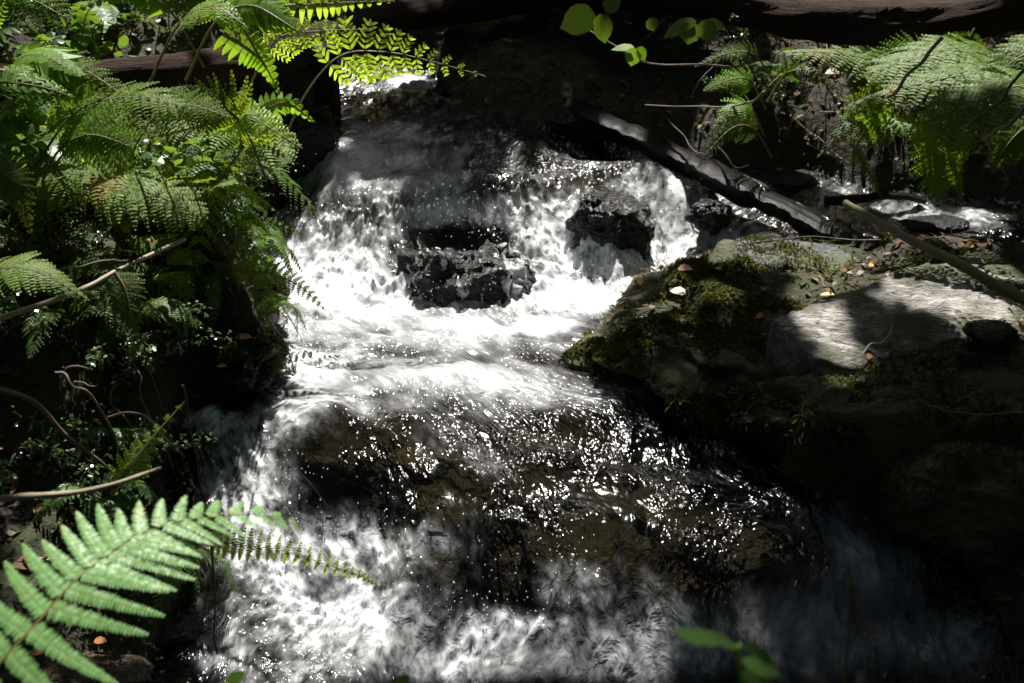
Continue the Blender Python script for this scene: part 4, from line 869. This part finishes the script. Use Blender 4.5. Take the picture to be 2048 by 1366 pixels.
# ------------------------------------------------------------------ unseen TREES added to shade the glade, crowns cut open over lit areas
LIT = [(1000,490,340,110),(640,500,200,110),(1330,450,180,110),(900,640,360,95),(850,780,400,120),(1190,860,170,85),(640,960,280,170),(880,1050,230,190),(1280,960,290,100),(1480,1010,100,60),(1600,1085,45,25),(1740,1170,55,32),(1850,1110,40,28),(1650,1290,60,34),(1540,1210,50,30),(1930,1230,40,30),(1960,900,40,30),(1720,850,50,25),
 (590,1200,280,180),(960,1280,220,110),(1170,1290,230,80),(1650,640,85,75),(1860,600,80,90),(1480,550,120,40),(1620,370,160,50),(1860,430,170,55),(1430,340,120,60),(1880,180,240,130),(1640,110,120,60),
 (1650,240,90,50),(1150,340,200,60),(800,165,70,22),(230,360,230,60),(470,320,130,90),(620,110,130,70),(110,520,140,60),(430,520,150,60),(490,690,80,40),(60,760,90,60),(150,900,90,60),(330,130,160,60),(560,430,60,60),(1940,420,100,40),(300,230,120,40)]  # areas the added crowns are cut to leave sunlit
def lit_at(px, py):
    v = np.zeros_like(px)
    for cx, c_y, rx, ry in LIT: v = np.maximum(v, 1.6 - np.sqrt(((px-cx)/rx)**2 + ((py-c_y)/ry)**2))
    return v
OPEN = [(at(200,1150,1.17), .34), (at(420,1050,1.22), .28), (at(60,1300,1.13), .3), (at(300,1250,1.15), .2), (at(840,130,3.2), .2), (at(650,1130,1.78), .14), (at(1268,100,3.28), .05), (at(1480,1300,.72), .08), (at(600,90,3.1), .15),
 (at(1650,640,2.72), .09), (at(1850,615,2.85), .075), (at(250,370,2.6), .24), (at(450,290,2.85), .2), (at(1850,146,3.4), .26), (at(1650,110,3.6), .2), (at(2010,236,3.05), .2), (at(1480,372,3.65), .13), (at(1600,440,3.5), .12), (at(1900,300,3.65), .14),
 (at(690,480,3.45), .2), (at(100,540,2.1), .15), (at(250,500,2.4), .13), (at(1480,540,3.2), .12), (at(1320,585,3.05), .09), (at(1450,610,2.95), .08), (at(560,60,3.1), .25), (at(300,120,3.2), .25), (at(100,120,2.8), .2), (at(100,800,1.9), .1), (at(330,840,1.95), .08), (at(180,970,1.55), .12), (at(800,165,4.4), .14), (at(1200,1300,2.07), .18), (at(500,685,2.72), .1), (at(520,580,3.05), .08), (at(1385,70,3.2), .05), (at(1750,480,2.3), .1),
 (at(300,200,3.6), .2), (at(100,60,4.0), .3), (at(330,60,4.5), .25), (at(300,60,3.0), .22), (at(80,60,2.9), .18), (at(640,70,4.0), .12), (at(1640,190,3.75), .25), (at(1640,230,4.1), .25), (at(1500,200,4.15), .16), (at(1430,130,4.3), .1), (at(1640,330,4.0), .14), (at(1780,260,3.9), .14), (at(1150,330,3.85), .14)]  # beams toward the sun kept clear of the added crown leaves
TREES = [(-3.4, 2.4), (-4.2, 6.0), (-2.6, -1.2), (2.9, -1.0), (3.9, 2.2), (4.6, 5.8), (0.3, -3.6), (-1.6, 11.0), (2.6, 11.5), (-5.0, 10), (6.5, 10), (-6, -2), (6.5, -1.5)]
q2 = np.random.RandomState(77)
n1 = 52000; n2 = 60000
ang = q2.uniform(0, 2*pi, n1); rad = 13*np.sqrt(q2.uniform(0, 1, n1))
P1 = np.stack([np.cos(ang)*rad, 3.5+np.sin(ang)*rad, q2.uniform(4.2, 7.5, n1)], 1); s1 = q2.uniform(.16, .30, n1)
P2 = np.stack([q2.uniform(-3.5, 4, n2), q2.uniform(2.5, 10.5, n2), q2.uniform(4.0, 6.0, n2)], 1); s2 = q2.uniform(.07, .14, n2)
# lower side foliage, all round, outside the view
n3 = 16000; ang = q2.uniform(0, 2*pi, n3); r3 = q2.uniform(7, 13, n3)
P3 = np.stack([np.cos(ang)*r3, 3.5+np.sin(ang)*r3, q2.uniform(1.9, 4.5, n3)], 1); s3 = q2.uniform(.18, .34, n3)
P = np.vstack([P1, P2, P3]); sz = np.concatenate([s1, s2, s3])
zz = np.full(len(P), .5)
for i in range(4):
    tt = (P[:,2]-zz)/SUN[2]; lx = P[:,0]-SUN[0]*tt; ly = P[:,1]-SUN[1]*tt; zz = W(lx, ly) + .06 + .25*sstep(-.6, -.9, lx)*sstep(2, 2.5, ly)
px, py = proj(lx, ly, zz)
nz = perlin(lx*4.5, ly*4.5, 3.7)*.55 + perlin(lx*11, ly*11, 9.7)*.25
soft = np.where((px < 560) & (py < 1000), .45, np.where((px > 1350), .25, .08))
big_ = np.arange(len(P)) < n1
lit = (lit_at(px, py) > .6 - .22*big_ + soft*nz*2) & (ly > 1.2)
for c0, r0 in OPEN:
    v = P - c0; al = v @ SUN; lit |= (np.linalg.norm(v - al[:,None]*SUN, axis=1) < r0*(1+.45*nz) + np.where(big_, .1, 0)) & (al > 0)
# leaves whose edge would reach over a lit patch are left out by growing them from kept positions only
clump = perlin(P[:,0]*.9, P[:,1]*.9, P[:,2]*.9)
keepm = (~lit) & ((clump > -.42) | (np.arange(len(P)) % 3 == 0))
big_ = np.arange(len(P)) < n1
P, sz = P[keepm], sz[keepm]
TX = np.array(TREES); own = np.argmin(np.hypot(P[:,0,None]-TX[None,:,0], P[:,1,None]-TX[None,:,1]), 1)
TL = ["left of the near bank", "beyond the left bank ferns", "behind the camera on the left", "behind the camera on the right", "right of the near bank", "beyond the right bank ferns", "far behind the camera", "upstream left of the water", "upstream right of the water", "far up the left bank", "far up the right bank", "far back on the left", "far back on the right"]
for i, (tx, ty) in enumerate(TREES):
    g0 = gz(tx, ty); t = thing("added_shade_tree", "tall unseen tree added to shade the stream, "+TL[i], "tree", "unseen trees added for shade", (tx, ty, g0))
    mb = MB(); top = np.array([q.uniform(-.3, .3), q.uniform(-.3, .3), 6.6-g0])
    C = cr([np.array([0,0,-.3]), np.array([.05,.03,1.5]), top*.6, top], 30); mb.tube(C, np.linspace(.2, .05, 30), 14, 0, .12, i)
    for j in range(8):
        b = C[14+j*2]; an = j*2.4+i; e = b + np.array([cos(an), sin(an), .35])*q.uniform(1.0, 2.0)
        if abs(e[0]+tx) < 2.2 and 3 < e[1]+ty < 9: continue
        mb.tube(cr([b, (b+e)/2+np.array([0,0,.15]), e], 10), np.linspace(.06, .02, 10), 7, 0, .1, j)
    mb.build("trunk", MAT['trunk'], t)
    m = own == i
    if m.any():
        B = P[m]-np.array([tx, ty, g0]); nn = m.sum()
        mb = MB(); D0 = nrm(q2.normal(size=(nn, 3))*np.array([1, 1, .35])); s_ = sz[m]
        leaves(mb, B - D0*s_[:,None]*.5, D0, np.tile([0,0,1.], (nn, 1)) + q2.normal(0, .35, (nn, 3)), s_, s_*.75, OVAL[[0,2,4,6,8]], .05, .1)
        mb.build("crown", MAT['canopy'], t, smooth=False)
